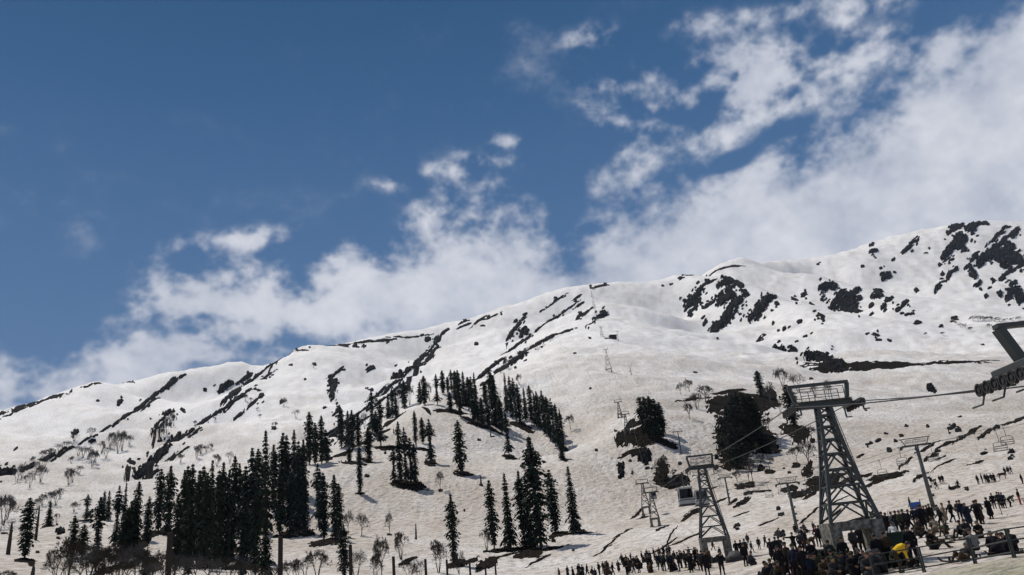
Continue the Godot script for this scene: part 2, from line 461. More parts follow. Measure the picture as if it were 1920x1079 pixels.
func build_terrain():
	var U := PackedFloat64Array()
	var V := PackedFloat64Array()
	var W := PackedFloat64Array()
	var all := crest.duplicate()
	for c in crest: all.append([c[0], c[1] + 55, c[2] * 1.22, 0])
	for c in crest: all.append([c[0], c[1] + 230, c[2] * 1.9, 0])
	for i in spurs.size():
		for p in spurs[i]:
			all.append(p)
			all.append([p[0], p[1] + dips[i], p[2] * (1.2 if i == 8 else 1.09)])
	all.append_array(faces)
	for p in all:
		var a := ray(p[0], p[1])
		U.append(a.x)
		V.append(log(p[2]))
		W.append(a.y + EYE / p[2])
	for k in 13:
		for r in [4.0, 9.0, 18.0]:
			U.append(-1.2 + 0.2 * k)
			V.append(log(r))
			W.append(0.0)
	var n := U.size()
	var m := n + 3
	# solve the (n + 3) system
	var A := []
	for i in m:
		var row := PackedFloat64Array()
		row.resize(m + 1)
		A.append(row)
	for i in n:
		var row: PackedFloat64Array = A[i]
		for j in n:
			var du := U[i] - U[j]
			var dv := V[i] - V[j]
			row[j] = tps_kernel(du * du + dv * dv)
		row[i] = 0.0003
		row[n] = 1.0
		row[n + 1] = U[i]
		row[n + 2] = V[i]
		row[m] = W[i]
		A[i] = row
	for k in 3:
		var row: PackedFloat64Array = A[n + k]
		for j in n: row[j] = 1.0 if k == 0 else (U[j] if k == 1 else V[j])
		A[n + k] = row
	for c in m:
		var best := c
		for r in range(c + 1, m):
			if absf(A[r][c]) > absf(A[best][c]): best = r
		var tmp = A[c]
		A[c] = A[best]
		A[best] = tmp
		var pr: PackedFloat64Array = A[c]
		var inv := 1.0 / pr[c]
		for r in range(c + 1, m):
			var rr: PackedFloat64Array = A[r]
			var f := rr[c] * inv
			if f == 0.0: continue
			for k in range(c, m + 1): rr[k] -= f * pr[k]
			A[r] = rr
	var X := PackedFloat64Array()
	X.resize(m)
	for c in range(m - 1, -1, -1):
		var pr: PackedFloat64Array = A[c]
		var s := pr[m]
		for k in range(c + 1, m): s -= pr[k] * X[k]
		X[c] = s / pr[c]
	print("solved ", n, " ", Time.get_ticks_msec())
	# coarse evaluation
	var cu := 0.016
	var cv := 0.033
	var gu := int(ceil((AZ1 - AZ0) / cu)) + 4
	var gv := int(ceil((LR1 - LR0) / cv)) + 4
	var G := PackedFloat32Array()
	G.resize(gu * gv)
	for i in gu:
		var u := AZ0 + (i - 1) * cu
		for j in gv:
			var v := LR0 + (j - 1) * cv
			var s := X[n] + X[n + 1] * u + X[n + 2] * v
			for k in n:
				var du := u - U[k]
				var dv := v - V[k]
				var d2 := du * du + dv * dv + 1e-12
				s += X[k] * d2 * log(d2)
			G[i * gv + j] = s
	print("evaluated ", Time.get_ticks_msec())
	na = int((AZ1 - AZ0) / DAZ) + 1
	nl = int((LR1 - LR0) / DLR) + 1
	var T := PackedFloat32Array()
	T.resize(na * gv)
	for i in na:
		var fu := (i * DAZ) / cu + 1.0
		var iu := clampi(int(fu), 1, gu - 3)
		var w := catmull(fu - iu)
		for j in gv:
			T[i * gv + j] = w[0] * G[(iu - 1) * gv + j] + w[1] * G[iu * gv + j] + w[2] * G[(iu + 1) * gv + j] + w[3] * G[(iu + 2) * gv + j]
	noise_a.seed = 3
	noise_a.noise_type = FastNoiseLite.TYPE_SIMPLEX_SMOOTH
	noise_a.frequency = 1.0
	noise_a.fractal_octaves = 5
	noise_a.fractal_gain = 0.52
	noise_b.seed = 17
	noise_b.noise_type = FastNoiseLite.TYPE_SIMPLEX_SMOOTH
	noise_b.frequency = 1.0
	noise_b.fractal_octaves = 4
	H.resize(na * nl)
	var P := PackedVector3Array()
	P.resize(na * nl)
	var wv := []
	var iv := PackedInt32Array()
	for j in nl:
		var fv := (j * DLR) / cv + 1.0
		var b := clampi(int(fv), 1, gv - 3)
		iv.append(b)
		wv.append(catmull(fv - b))
	for i in na:
		var az := AZ0 + i * DAZ
		var sa := sin(az)
		var ca := cos(az)
		var ed := smoothstep(0.0, 0.12, minf(az - AZ0, AZ1 - az))
		for j in nl:
			var lr := LR0 + j * DLR
			var r := exp(lr)
			var w: Vector4 = wv[j]
			var o := i * gv + iv[j]
			var h := r * (w[0] * T[o - 1] + w[1] * T[o] + w[2] * T[o + 1] + w[3] * T[o + 2])
			var x := r * sa
			var z := -r * ca
			var big := smoothstep(200.0, 900.0, r)
			h += noise_a.get_noise_2d(x * 0.0045, z * 0.0045) * 10.0 * big
			h -= absf(noise_a.get_noise_2d(az * 22.0 + lr * 3.5, lr * 4.0)) * r * 0.0034 * big * smoothstep(0.0, 0.35, absf(log(r) - 7.7) + 0.1)
			h += noise_b.get_noise_2d(x * 0.03, z * 0.03) * (0.2 + 1.5 * smoothstep(90.0, 420.0, r))
			h += noise_a.get_noise_2d(x * 0.16 + 9.0, z * 0.16) * (0.1 + 0.34 * smoothstep(60.0, 260.0, r))
			h *= smoothstep(10.0, 24.0, r)
			H[i * nl + j] = h
			P[i * nl + j] = Vector3(x, h, z)
	print("heights ", Time.get_ticks_msec())
	var split := int((log(170.0) - LR0) / DLR)
	var mountain := terrain_mesh(P, split, nl - 1)
	var near := terrain_mesh(P, 0, split)
	var mo := MeshInstance3D.new()
	mo.name = "mountain"
	mo.mesh = mountain
	mo.material_override = M.snow
	add_child(mo)
	tag(mo, "snow-covered mountainside with rocky spurs rising to the skyline", "", "", "structure")
	var ne := MeshInstance3D.new()
	ne.name = "snow_ground"
	ne.mesh = near
	ne.material_override = M.snow
	add_child(ne)
	tag(ne, "trampled snow meadow at the foot of the slope", "", "", "structure")
	M.mountain = mo
	M.ground = ne
	# the rest of the meadow round the viewer, coarser
	var st := SurfaceTool.new()
	st.begin(Mesh.PRIMITIVE_TRIANGLES)
	st.set_smooth_group(0)
	var col := Color(0.6, 0.575, 0.545)
	var radii := [0.0, 6.0, 12.0, 30.0, 80.0, 200.0, 500.0, 1200.0, 3000.0, 7700.0]
	for k in 72:
		var a0 := AZ1 + (TAU - (AZ1 - AZ0)) * k / 72.0
		var a1 := AZ1 + (TAU - (AZ1 - AZ0)) * (k + 1) / 72.0
		for q in radii.size() - 1:
			quad_ground(st, a0, a1, radii[q], radii[q + 1], col)
	for k in 40:
		for q in 2:
			quad_ground(st, AZ0 + (AZ1 - AZ0) * k / 40.0, AZ0 + (AZ1 - AZ0) * (k + 1) / 40.0, radii[q], radii[q + 1], col)
	st.generate_normals()
	var be := MeshInstance3D.new()
	be.name = "snow_field"
	be.mesh = st.commit()
	be.material_override = M.snow
	add_child(be)
	tag(be, "open snow field around and behind the viewer", "", "", "structure")

func back_height(az: float, r: float) -> float:
	var e := 0.0
	var a := wrapf(az, -PI, PI)
	if a > 0: e = clampf(1.0 - (a - AZ1) / 0.6, 0, 1)
	else: e = clampf(1.0 - (AZ0 - a) / 0.6, 0, 1)
	e = e * e * (3 - 2 * e)
	if e <= 0.0: return 0.0
	return e * height_polar(clampf(a, AZ0, AZ1), r)

func quad_ground(st: SurfaceTool, a0: float, a1: float, r0: float, r1: float, col: Color):
	var p := []
	for q in [[a0, r0], [a1, r0], [a1, r1], [a0, r1]]:
		var h := 0.0
		if q[1] > 12.0: h = back_height(q[0], q[1])
		p.append(polar(q[0], q[1], h))
	st.set_color(col)
	if r0 > 0.0:
		tri(st, p[0], p[2], p[1])
	tri(st, p[0], p[3], p[2])

func catmull(t: float) -> Vector4:
	var t2 := t * t
	var t3 := t2 * t
	return Vector4(-0.5 * t3 + t2 - 0.5 * t, 1.5 * t3 - 2.5 * t2 + 1.0, -1.5 * t3 + 2.0 * t2 + 0.5 * t, 0.5 * t3 - 0.5 * t2)

func terrain_mesh(P: PackedVector3Array, j0: int, j1: int) -> ArrayMesh:
	var rows := j1 - j0 + 1
	var v := PackedVector3Array()
	var nn := PackedVector3Array()
	var cc := PackedColorArray()
	var idx := PackedInt32Array()
	v.resize(na * rows)
	nn.resize(na * rows)
	cc.resize(na * rows)
	for i in na:
		var ia := maxi(i - 1, 0)
		var ib := mini(i + 1, na - 1)
		for jj in rows:
			var j := j0 + jj
			var p := P[i * nl + j]
			var e := P[ib * nl + j] - P[ia * nl + j]
			var f := P[i * nl + mini(j + 1, nl - 1)] - P[i * nl + maxi(j - 1, 0)]
			v[i * rows + jj] = p
			nn[i * rows + jj] = e.cross(f).normalized()
			# dust on the spring snow: patchy, heavier on the trafficked lower slopes and the piste
			var d1 := noise_b.get_noise_2d(p.x * 0.006 + 5.0, p.z * 0.006)
			var d2 := noise_b.get_noise_2d(p.x * 0.05, p.z * 0.05 + 8.0)
			var d3 := noise_a.get_noise_2d(p.x * 0.3, p.z * 0.3)
			var dust := clampf(0.95 - p.y / 340.0, 0.0, 1.0) + d1 * 0.4 + d2 * 0.25 + d3 * 0.16
			dust = clampf(dust, 0.0, 1.0)
			var col := Vector3(0.89, 0.89, 0.895).lerp(Vector3(0.52, 0.475, 0.43), dust)
			# thawed verge at the near right: old snow mixed with flattened grass
			var rr := sqrt(p.x * p.x + p.z * p.z)
			var verge := clampf((40.0 - rr) / 6.0 + d2 * 0.8 + d3 * 0.9, 0.0, 1.0) * smoothstep(4.0, 9.0, p.x)
			col = col.lerp(Vector3(0.33, 0.33, 0.245), verge * 0.75)
			cc[i * rows + jj] = Color(col.x, col.y, col.z)
	idx.resize((na - 1) * (rows - 1) * 6)
	var k := 0
	for i in na - 1:
		for j in rows - 1:
			var a := i * rows + j
			var b := a + rows
			idx[k] = a
			idx[k + 1] = b + 1
			idx[k + 2] = b
			idx[k + 3] = a
			idx[k + 4] = a + 1
			idx[k + 5] = b + 1
			k += 6
	var arr := []
	arr.resize(Mesh.ARRAY_MAX)
	arr[Mesh.ARRAY_VERTEX] = v
	arr[Mesh.ARRAY_NORMAL] = nn
	arr[Mesh.ARRAY_COLOR] = cc
	arr[Mesh.ARRAY_INDEX] = idx
	var me := ArrayMesh.new()
	me.add_surface_from_arrays(Mesh.PRIMITIVE_TRIANGLES, arr)
	return me

func height_polar(az: float, r: float) -> float:
	var fi := clampf((az - AZ0) / DAZ, 0.0, na - 1.001)
	var fj := clampf((log(maxf(r, 12.0)) - LR0) / DLR, 0.0, nl - 1.001)
	var i := int(fi)
	var j := int(fj)
	var u := fi - i
	var v := fj - j
	var o := i * nl + j
	var lo := lerpf(H[o], H[o + 1], v)
	return lerpf(lo, lerpf(H[o + nl], H[o + nl + 1], v), u)

func height(x: float, z: float) -> float:
	return height_polar(atan2(x, -z), sqrt(x * x + z * z))

func hit(px: float, py: float, from_r := 12.0) -> Vector3:      # where the line of sight of a pixel first meets the ground
	var a := ray(px, py)
	var fi := clampf((a.x - AZ0) / DAZ, 0.0, na - 1.001)
	var i := int(fi)
	var u := fi - i
	var best := -9.0
	var best_r := 100.0
	var last_t := -9.0
	var last_r := 12.0
	for j in nl:
		var r := exp(LR0 + j * DLR)
		if r < from_r: continue
		var t := (lerpf(H[i * nl + j], H[(i + 1) * nl + j], u) - EYE) / r
		if t > best:
			best = t
			best_r = r
		if t >= a.y:
			if last_t > -8.0:
				r = lerpf(last_r, r, clampf((a.y - last_t) / maxf(t - last_t, 1e-6), 0, 1))
			return polar(a.x, r, height_polar(a.x, r))
		last_t = t
		last_r = r
	return polar(a.x, best_r, height_polar(a.x, best_r))

func flat_r(p: Vector3) -> float:
	return sqrt(p.x * p.x + p.z * p.z)

func ground_normal(p: Vector3) -> Vector3:
	var e := flat_r(p) * 0.012
	return Vector3(height(p.x - e, p.z) - height(p.x + e, p.z), 2.0 * e, height(p.x, p.z - e) - height(p.x, p.z + e)).normalized()

# ---------------------------------------------------------------- rock and bare earth that break through the snow, plus painted shade
# [x, y, length, width, angle in degrees, rock 0 / earth 1]: long axis measured on the photograph; the patch lies on the slope there
var patches := [
	# skyline and the four left spurs
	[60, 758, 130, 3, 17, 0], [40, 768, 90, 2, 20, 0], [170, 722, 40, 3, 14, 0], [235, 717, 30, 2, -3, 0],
	[325, 717, 50, 5, 38, 0], [300, 735, 60, 6, 37, 0], [270, 757, 50, 6, 36, 0], [236, 780, 60, 5, 34, 0], [200, 803, 50, 3, 33, 0], [285, 752, 60, 3, 34, 0], [255, 772, 60, 3, 34, 0], [165, 822, 40, 3, 28, 0], [120, 845, 50, 6, 30, 0], [88, 861, 44, 6, 24, 0], [52, 877, 30, 6, 25, 0], [12, 888, 36, 10, 14, 0],
	[226, 754, 14, 6, 20, 0], [222, 760, 7, 4, 30, 0], [183, 752, 7, 3, 0, 0], [28, 843, 11, 3, 38, 0], [172, 827, 14, 6, 5, 0], [140, 812, 14, 6, 20, 0],
	[313, 774, 28, 9, 30, 0], [300, 795, 26, 10, 45, 0], [292, 806, 22, 12, 55, 0], [343, 770, 12, 5, -35, 0], [245, 868, 16, 5, -25, 0], [251, 880, 9, 5, -50, 0], [238, 884, 20, 9, 75, 0], [260, 862, 8, 3, 0, 0], [300, 827, 12, 3, 5, 0],
	[430, 722, 16, 9, 30, 0], [418, 731, 22, 9, 25, 0], [384, 732, 7, 4, 0, 0], [455, 713, 30, 5, 38, 0], [467, 705, 16, 6, 35, 0], [492, 697, 60, 4, 38, 0], [470, 714, 40, 5, 38, 0], [440, 736, 40, 7, 38, 0], [425, 748, 30, 6, 38, 0], [515, 681, 40, 2, 38, 0],
	[490, 712, 50, 3, 32, 0], [545, 685, 8, 3, 10, 0], [500, 706, 40, 3, 33, 0], [460, 736, 50, 4, 33, 0], [440, 750, 56, 6, 34, 0], [410, 772, 60, 5, 34, 0], [375, 795, 50, 5, 33, 0], [352, 812, 44, 6, 33, 0], [325, 828, 34, 13, 33, 0], [300, 850, 50, 12, 40, 0], [278, 872, 40, 14, 42, 0], [262, 890, 24, 10, 45, 0], [365, 812, 30, 4, 38, 0], [340, 848, 36, 3, 36, 0], [315, 866, 40, 5, 35, 0], [285, 890, 34, 5, 35, 0],
	[486, 732, 10, 4, 20, 0], [489, 744, 14, 7, 40, 0], [470, 760, 30, 4, 38, 0], [447, 780, 24, 5, 38, 0], [588, 683, 6, 8, 80, 0], [572, 712, 5, 3, 0, 0], [530, 754, 12, 4, 10, 0], [513, 805, 10, 4, 5, 0],
	[634, 697, 24, 4, 38, 0], [624, 705, 26, 6, 30, 0], [624, 718, 22, 10, 10, 0], [624, 730, 22, 9, 60, 0], [622, 742, 22, 9, 70, 0], [644, 694, 9, 3, 10, 0], [694, 692, 18, 6, 25, 0], [692, 730, 18, 4, -5, 0], [633, 765, 16, 6, 60, 0], [629, 776, 16, 4, 45, 0], [609, 764, 9, 3, 25, 0],
	# third spur: two parallel dark bands
	[828, 628, 36, 5, 40, 0], [802, 637, 12, 7, 30, 0], [808, 652, 50, 6, 48, 0], [785, 676, 56, 8, 46, 0], [760, 698, 54, 7, 42, 0], [812, 660, 40, 5, 46, 0], [795, 682, 46, 6, 45, 0], [768, 708, 54, 5, 42, 0], [745, 708, 26, 12, 42, 0], [735, 722, 60, 5, 40, 0], [742, 730, 60, 4, 38, 0], [705, 744, 60, 4, 38, 0], [715, 752, 60, 4, 36, 0], [672, 776, 50, 4, 38, 0], [680, 788, 50, 4, 38, 0], [636, 803, 44, 10, 40, 0], [628, 815, 30, 8, 38, 0], [815, 655, 20, 5, 40, 0], [870, 611, 30, 3, 24, 0], [900, 600, 40, 3, 28, 0], [870, 604, 22, 2, 20, 0], [922, 595, 40, 2, 22, 0],
	[640, 649, 80, 3, 4, 0], [700, 640, 90, 4, 5, 0], [770, 633, 80, 3, 4, 0], [560, 657, 50, 2, 8, 0], [470, 671, 34, 2, 8, 0], [905, 611, 10, 3, 0, 0], [893, 645, 8, 5, 0, 0],  # long crest strips paint the shaded cornice lip in rock colour
	# fourth spur and the rocks above it
	[985, 590, 10, 4, 25, 0], [980, 599, 20, 4, 35, 0], [968, 602, 10, 5, 30, 0], [972, 610, 14, 5, 45, 0], [965, 619, 22, 7, 40, 0], [956, 632, 20, 7, 60, 0], [984, 620, 16, 9, 50, 0], [978, 628, 18, 7, 65, 0], [950, 645, 9, 4, 60, 0], [1040, 566, 60, 3, 38, 0], [1080, 560, 28, 3, 32, 0], [1060, 583, 60, 3, 36, 0], [1085, 573, 24, 4, 35, 0], [1040, 597, 44, 3, 36, 0], [1015, 613, 50, 3, 38, 0], [1090, 591, 30, 4, 38, 0], [1102, 586, 24, 3, 35, 0], [1130, 591, 22, 8, 28, 0], [1122, 597, 22, 6, 30, 0], [1110, 606, 26, 3, 32, 0], [1132, 577, 9, 4, 10, 0], [1128, 536, 32, 3, 8, 0], [980, 640, 44, 4, 34, 0], [950, 662, 50, 4, 36, 0], [925, 685, 56, 5, 38, 0], [903, 706, 44, 6, 40, 0], [940, 676, 24, 3, 30, 0], [1048, 560, 18, 2, 12, 0],
	[1055, 624, 50, 3, 16, 0], [1020, 640, 44, 5, 26, 0], [995, 655, 44, 7, 28, 0], [968, 674, 44, 8, 32, 0], [940, 694, 44, 7, 34, 0], [912, 716, 44, 6, 36, 0],
	[1078, 664, 6, 3, 0, 0], [1107, 729, 5, 3, 0, 0], [1106, 634, 6, 2, 0, 0],
	# rocky hump right of the piste
	[1302, 514, 40, 4, 9, 0], [1360, 502, 70, 3, 14, 0], [1332, 529, 26, 4, 22, 0], [1276, 522, 10, 4, 20, 0], [1259, 533, 8, 3, 20, 0], [1243, 536, 6, 3, 10, 0], [1327, 528, 10, 7, 15, 0], [1318, 536, 16, 5, 30, 0], [1313, 547, 16, 10, 40, 0], [1305, 556, 20, 8, 40, 0], [1298, 565, 26, 12, 35, 0], [1290, 572, 18, 9, 45, 0], [1306, 568, 22, 8, 30, 0], [1286, 580, 14, 5, 60, 0], [1299, 582, 24, 5, 38, 0], [1293, 590, 12, 5, 50, 0], [1276, 560, 8, 5, 60, 0],
	[1362, 528, 26, 16, 10, 0], [1376, 527, 30, 8, -18, 0], [1386, 533, 18, 7, -30, 0], [1352, 534, 18, 8, 40, 0], [1370, 540, 26, 8, 35, 0], [1354, 549, 8, 6, 20, 0], [1362, 558, 34, 15, 22, 0], [1352, 566, 26, 10, 45, 0], [1374, 553, 12, 8, 20, 0], [1330, 572, 30, 6, 38, 0], [1397, 552, 14, 12, 30, 0], [1385, 565, 24, 10, 45, 0], [1376, 575, 28, 12, 50, 0], [1369, 588, 36, 16, 52, 0], [1360, 602, 34, 10, 45, 0], [1345, 610, 30, 7, 42, 0], [1340, 622, 18, 9, 55, 0], [1336, 612, 24, 5, 42, 0], [1322, 604, 14, 6, 45, 0], [1388, 590, 6, 4, 0, 0],
	[1441, 562, 24, 11, 42, 0], [1430, 575, 30, 16, 45, 0], [1418, 588, 36, 10, 40, 0], [1422, 595, 18, 5, 30, 0], [1457, 573, 9, 8, 0, 0], [1448, 581, 7, 5, 20, 0], [1454, 557, 6, 5, 0, 0], [1450, 606, 7, 5, 30, 0], [1470, 617, 10, 6, 30, 0], [1460, 620, 6, 3, 30, 0], [1427, 634, 24, 4, 36, 0], [1424, 640, 8, 4, 30, 0], [1500, 604, 12, 5, 20, 0], [1538, 594, 16, 8, -10, 0], [1528, 584, 8, 3, 20, 0], [1480, 613, 7, 3, 25, 0], [1510, 632, 10, 4, 30, 0], [1522, 627, 8, 3, 20, 0], [1494, 640, 8, 3, 20, 0], [1490, 562, 16, 4, -20, 0], [1508, 554, 14, 6, 20, 0], [1523, 572, 12, 4, -20, 0],
	# second hump
	[1545, 540, 22, 12, 32, 0], [1565, 538, 16, 12, 40, 0], [1578, 550, 26, 8, 45, 0], [1590, 562, 30, 18, 20, 0], [1580, 573, 34, 14, 15, 0], [1600, 572, 24, 16, 50, 0], [1568, 565, 18, 9, 35, 0], [1545, 560, 14, 8, 55, 0], [1605, 547, 26, 8, 38, 0], [1596, 583, 40, 6, -10, 0], [1612, 560, 10, 8, 0, 0], [1556, 530, 16, 4, 10, 0], [1560, 576, 16, 8, 50, 0],
	[1646, 549, 22, 12, -20, 0], [1638, 556, 12, 8, 50, 0], [1668, 562, 18, 7, 30, 0], [1656, 574, 14, 6, 48, 0], [1634, 573, 12, 6, 50, 0], [1696, 570, 20, 6, 40, 0], [1686, 580, 16, 5, 40, 0], [1706, 590, 18, 4, 5, 0], [1692, 588, 8, 4, 20, 0], [1634, 591, 12, 5, 40, 0], [1660, 583, 10, 4, 50, 0],
	# far right mountain
	[1634, 461, 12, 5, 25, 0], [1638, 472, 18, 8, 35, 0], [1700, 468, 24, 6, 38, 0], [1712, 457, 22, 6, 40, 0], [1722, 450, 14, 4, 40, 0], [1676, 488, 9, 4, 35, 0], [1662, 518, 20, 11, 20, 0], [1678, 511, 6, 4, 0, 0], [1618, 500, 7, 4, 20, 0], [1719, 545, 9, 6, 30, 0], [1737, 475, 9, 2, 0, 0], [1743, 466, 4, 3, 0, 0], [1536, 495, 10, 4, 10, 0],
	[1795, 425, 30, 8, 10, 0], [1784, 434, 22, 6, 30, 0], [1822, 427, 24, 12, 20, 0], [1834, 421, 24, 7, 15, 0], [1848, 420, 14, 6, 10, 0], [1800, 450, 22, 18, 60, 0], [1794, 462, 26, 16, 30, 0], [1778, 474, 26, 10, 38, 0], [1770, 482, 14, 8, 45, 0], [1810, 448, 14, 8, 60, 0], [1808, 470, 14, 7, 40, 0], [1824, 438, 8, 5, 20, 0], [1778, 486, 20, 4, 38, 0], [1786, 488, 12, 5, 30, 0], [1812, 452, 10, 5, 30, 0], [1764, 497, 9, 5, 30, 0], [1790, 508, 20, 5, 42, 0], [1780, 518, 12, 6, 50, 0], [1768, 515, 8, 5, 45, 0], [1760, 540, 22, 7, 60, 0], [1770, 528, 14, 4, 35, 0],
	[1880, 436, 36, 7, 40, 0], [1862, 452, 28, 5, 42, 0], [1898, 438, 34, 4, 42, 0], [1905, 440, 20, 8, 40, 0], [1880, 455, 24, 6, 42, 0], [1868, 463, 16, 7, 35, 0], [1884, 472, 40, 18, 10, 0], [1874, 480, 20, 22, 60, 0], [1858, 478, 30, 14, 45, 0], [1842, 490, 26, 10, 48, 0], [1888, 492, 26, 14, 30, 0], [1904, 486, 26, 14, 10, 0], [1912, 492, 18, 12, 0, 0], [1826, 486, 20, 8, 35, 0], [1830, 478, 18, 4, 35, 0], [1814, 501, 18, 5, 32, 0], [1826, 516, 14, 12, 50, 0], [1834, 535, 18, 8, 25, 0], [1863, 527, 9, 7, 20, 0], [1880, 523, 14, 7, 15, 0], [1890, 512, 26, 6, 42, 0], [1912, 500, 16, 6, 30, 0], [1904, 548, 26, 16, 30, 0], [1916, 560, 20, 12, 20, 0], [1892, 560, 16, 8, 35, 0], [1876, 552, 10, 8, 40, 0], [1850, 556, 8, 6, 30, 0], [1900, 532, 20, 5, 40, 0], [1856, 540, 10, 4, 40, 0],
	# slope below
	[1722, 606, 18, 5, 15, 0], [1791, 598, 14, 5, 5, 0], [1765, 613, 9, 4, 0, 0], [1627, 625, 10, 4, 0, 0], [1642, 628, 16, 5, -15, 0], [1648, 638, 12, 3, 0, 0], [1668, 639, 9, 4, -15, 0], [1453, 652, 10, 6, 32, 0], [1465, 656, 18, 10, 25, 0], [1487, 660, 16, 13, 32, 0], [1518, 664, 22, 10, 40, 0], [1530, 668, 24, 11, 35, 0], [1545, 672, 34, 16, -8, 0], [1560, 677, 40, 11, -6, 0],
	[1600, 689, 170, 10, 0, 1], [1570, 691, 100, 9, 3, 1], [1650, 687, 140, 10, 1, 1], [1720, 684, 100, 5, 4, 1], [1790, 679, 120, 4, 3, 1], [1850, 676, 60, 2, 2, 1], [1745, 728, 14, 8, 20, 0], [1304, 699, 8, 3, 0, 0], [1522, 712, 8, 3, 0, 0], [1843, 647, 7, 3, 0, 0],
	# around the middle stands: rock, earth, and tree shade painted in with the earth
	[1175, 805, 46, 7, 30, 1], [1190, 797, 40, 7, 32, 1], [1195, 815, 60, 14, 25, 1], [1215, 822, 60, 20, 15, 1], [1180, 815, 50, 5, 20, 1], [1182, 848, 46, 6, 22, 1], [1198, 848, 30, 9, 20, 1], [1209, 858, 24, 16, 0, 0], [1165, 882, 12, 22, 0, 0], [1163, 884, 8, 16, 20, 0], [1182, 865, 7, 4, 0, 0], [1211, 871, 6, 4, 0, 0], [1214, 879, 9, 4, 0, 0], [1186, 888, 7, 5, -20, 0], [1240, 890, 24, 34, -25, 1], [1248, 905, 36, 16, -15, 1], [1262, 903, 30, 10, 20, 0], [1274, 898, 20, 10, 10, 0], [1285, 906, 18, 12, 0, 0], [1266, 912, 26, 8, 15, 0], [1250, 832, 40, 10, -20, 1],
	[1300, 748, 60, 4, 8, 1], [1370, 735, 70, 6, 12, 1], [1345, 752, 40, 12, 15, 1], [1352, 765, 34, 12, 20, 1], [1395, 760, 90, 50, 10, 1], [1385, 790, 80, 60, 20, 1], [1390, 820, 90, 60, 10, 1], [1372, 850, 46, 60, 0, 1], [1382, 870, 40, 24, 0, 1], [1445, 755, 40, 20, -25, 1], [1425, 815, 60, 24, -20, 1], [1440, 840, 50, 18, -10, 1],
	[1490, 805, 50, 14, -4, 1], [1428, 880, 14, 7, 0, 1], [1444, 884, 20, 8, 5, 1], [1493, 874, 16, 9, 0, 1], [1515, 882, 24, 12, 25, 1], [1524, 827, 10, 8, 0, 1], [1406, 910, 20, 10, 10, 1], [1388, 912, 20, 10, 0, 1],
	[1375, 768, 16, 5, 20, 0], [1343, 783, 8, 5, 0, 0], [1344, 858, 8, 5, 0, 0], [1481, 887, 8, 3, 0, 0], [1470, 880, 5, 3, 0, 0], [1328, 755, 8, 4, 0, 0],
	# lower right slope
	[1530, 905, 46, 12, 18, 1], [1555, 895, 60, 12, 8, 1], [1545, 915, 70, 12, 12, 1], [1610, 895, 60, 7, 12, 1], [1665, 893, 70, 12, 14, 1], [1640, 907, 50, 5, 24, 1], [1500, 925, 40, 10, 10, 1], [1480, 918, 30, 10, 15, 1], [1520, 930, 30, 5, 25, 1], [1720, 842, 8, 4, 0, 0],
	[1740, 840, 60, 4, 28, 1], [1780, 830, 50, 5, 26, 1], [1815, 815, 60, 5, 24, 1], [1860, 805, 60, 5, 22, 1], [1900, 792, 60, 6, 22, 1], [1750, 857, 40, 5, 26, 1], [1770, 870, 50, 3, 26, 1], [1730, 890, 40, 4, 24, 1], [1700, 870, 30, 3, 30, 1], [1615, 855, 14, 5, 25, 1], [1630, 833, 14, 5, 20, 0], [1647, 827, 12, 4, 20, 0], [1668, 845, 10, 5, 0, 0], [1662, 814, 8, 4, 0, 0], [1700, 800, 8, 4, 0, 0], [1785, 803, 18, 6, 20, 0], [1797, 804, 12, 6, 0, 0], [1894, 848, 16, 8, 8, 0], [1895, 860, 10, 4, 10, 0], [1846, 851, 14, 4, 15, 0], [1757, 847, 9, 4, 15, 0], [1690, 818, 9, 4, 0, 0], [1740, 800, 6, 3, 0, 0], [1610, 858, 8, 4, 10, 0], [1800, 782, 8, 3, 0, 0], [1680, 828, 7, 4, 0, 0], [1624, 770, 6, 3, 0, 0],
	[1830, 870, 30, 3, 16, 1], [1790, 915, 24, 4, 15, 1], [1762, 860, 30, 3, 30, 1], [1812, 918, 10, 4, 10, 0], [1460, 956, 8, 5, 0, 0], [1465, 966, 12, 4, 8, 0], [1462, 1003, 20, 7, 5, 0], [1543, 988, 24, 6, 25, 1], [1560, 970, 40, 3, 30, 1], [1520, 965, 60, 2, 30, 1], [1610, 975, 40, 4, 10, 1], [1640, 968, 20, 5, 20, 0], [1570, 940, 60, 2, 34, 1],
	# slits and tracks on the lower piste, one strip a painted tower shadow
	[1195, 966, 34, 5, 44, 1], [1206, 972, 30, 2, 22, 1], [1295, 966, 40, 5, 38, 1], [1300, 962, 34, 8, 30, 1], [1320, 950, 30, 3, 40, 1], [1392, 944, 34, 8, 28, 1], [1375, 942, 20, 4, 35, 1], [1352, 940, 30, 4, 30, 1], [1428, 922, 34, 3, 4, 1], [1405, 925, 20, 4, 10, 1], [1242, 990, 24, 3, 20, 1], [1382, 987, 14, 5, 15, 0], [1170, 1000, 44, 2, 34, 1], [1130, 1035, 40, 2, 40, 1], [1145, 1020, 40, 2, 36, 1], [1290, 1010, 70, 2, 24, 1], [1240, 1030, 60, 2, 28, 1], [1260, 1000, 30, 2, 50, 1], [1205, 970, 12, 2, 30, 1], [1275, 870, 7, 4, 0, 0], [1155, 810, 6, 3, 0, 0], [1118, 845, 6, 3, 0, 0], [1390, 965, 30, 2, 20, 1], [1340, 915, 20, 2, 20, 1], [1440, 980, 40, 2, 20, 1],
	# knoll: bare earth at the tree feet, with their shade painted in
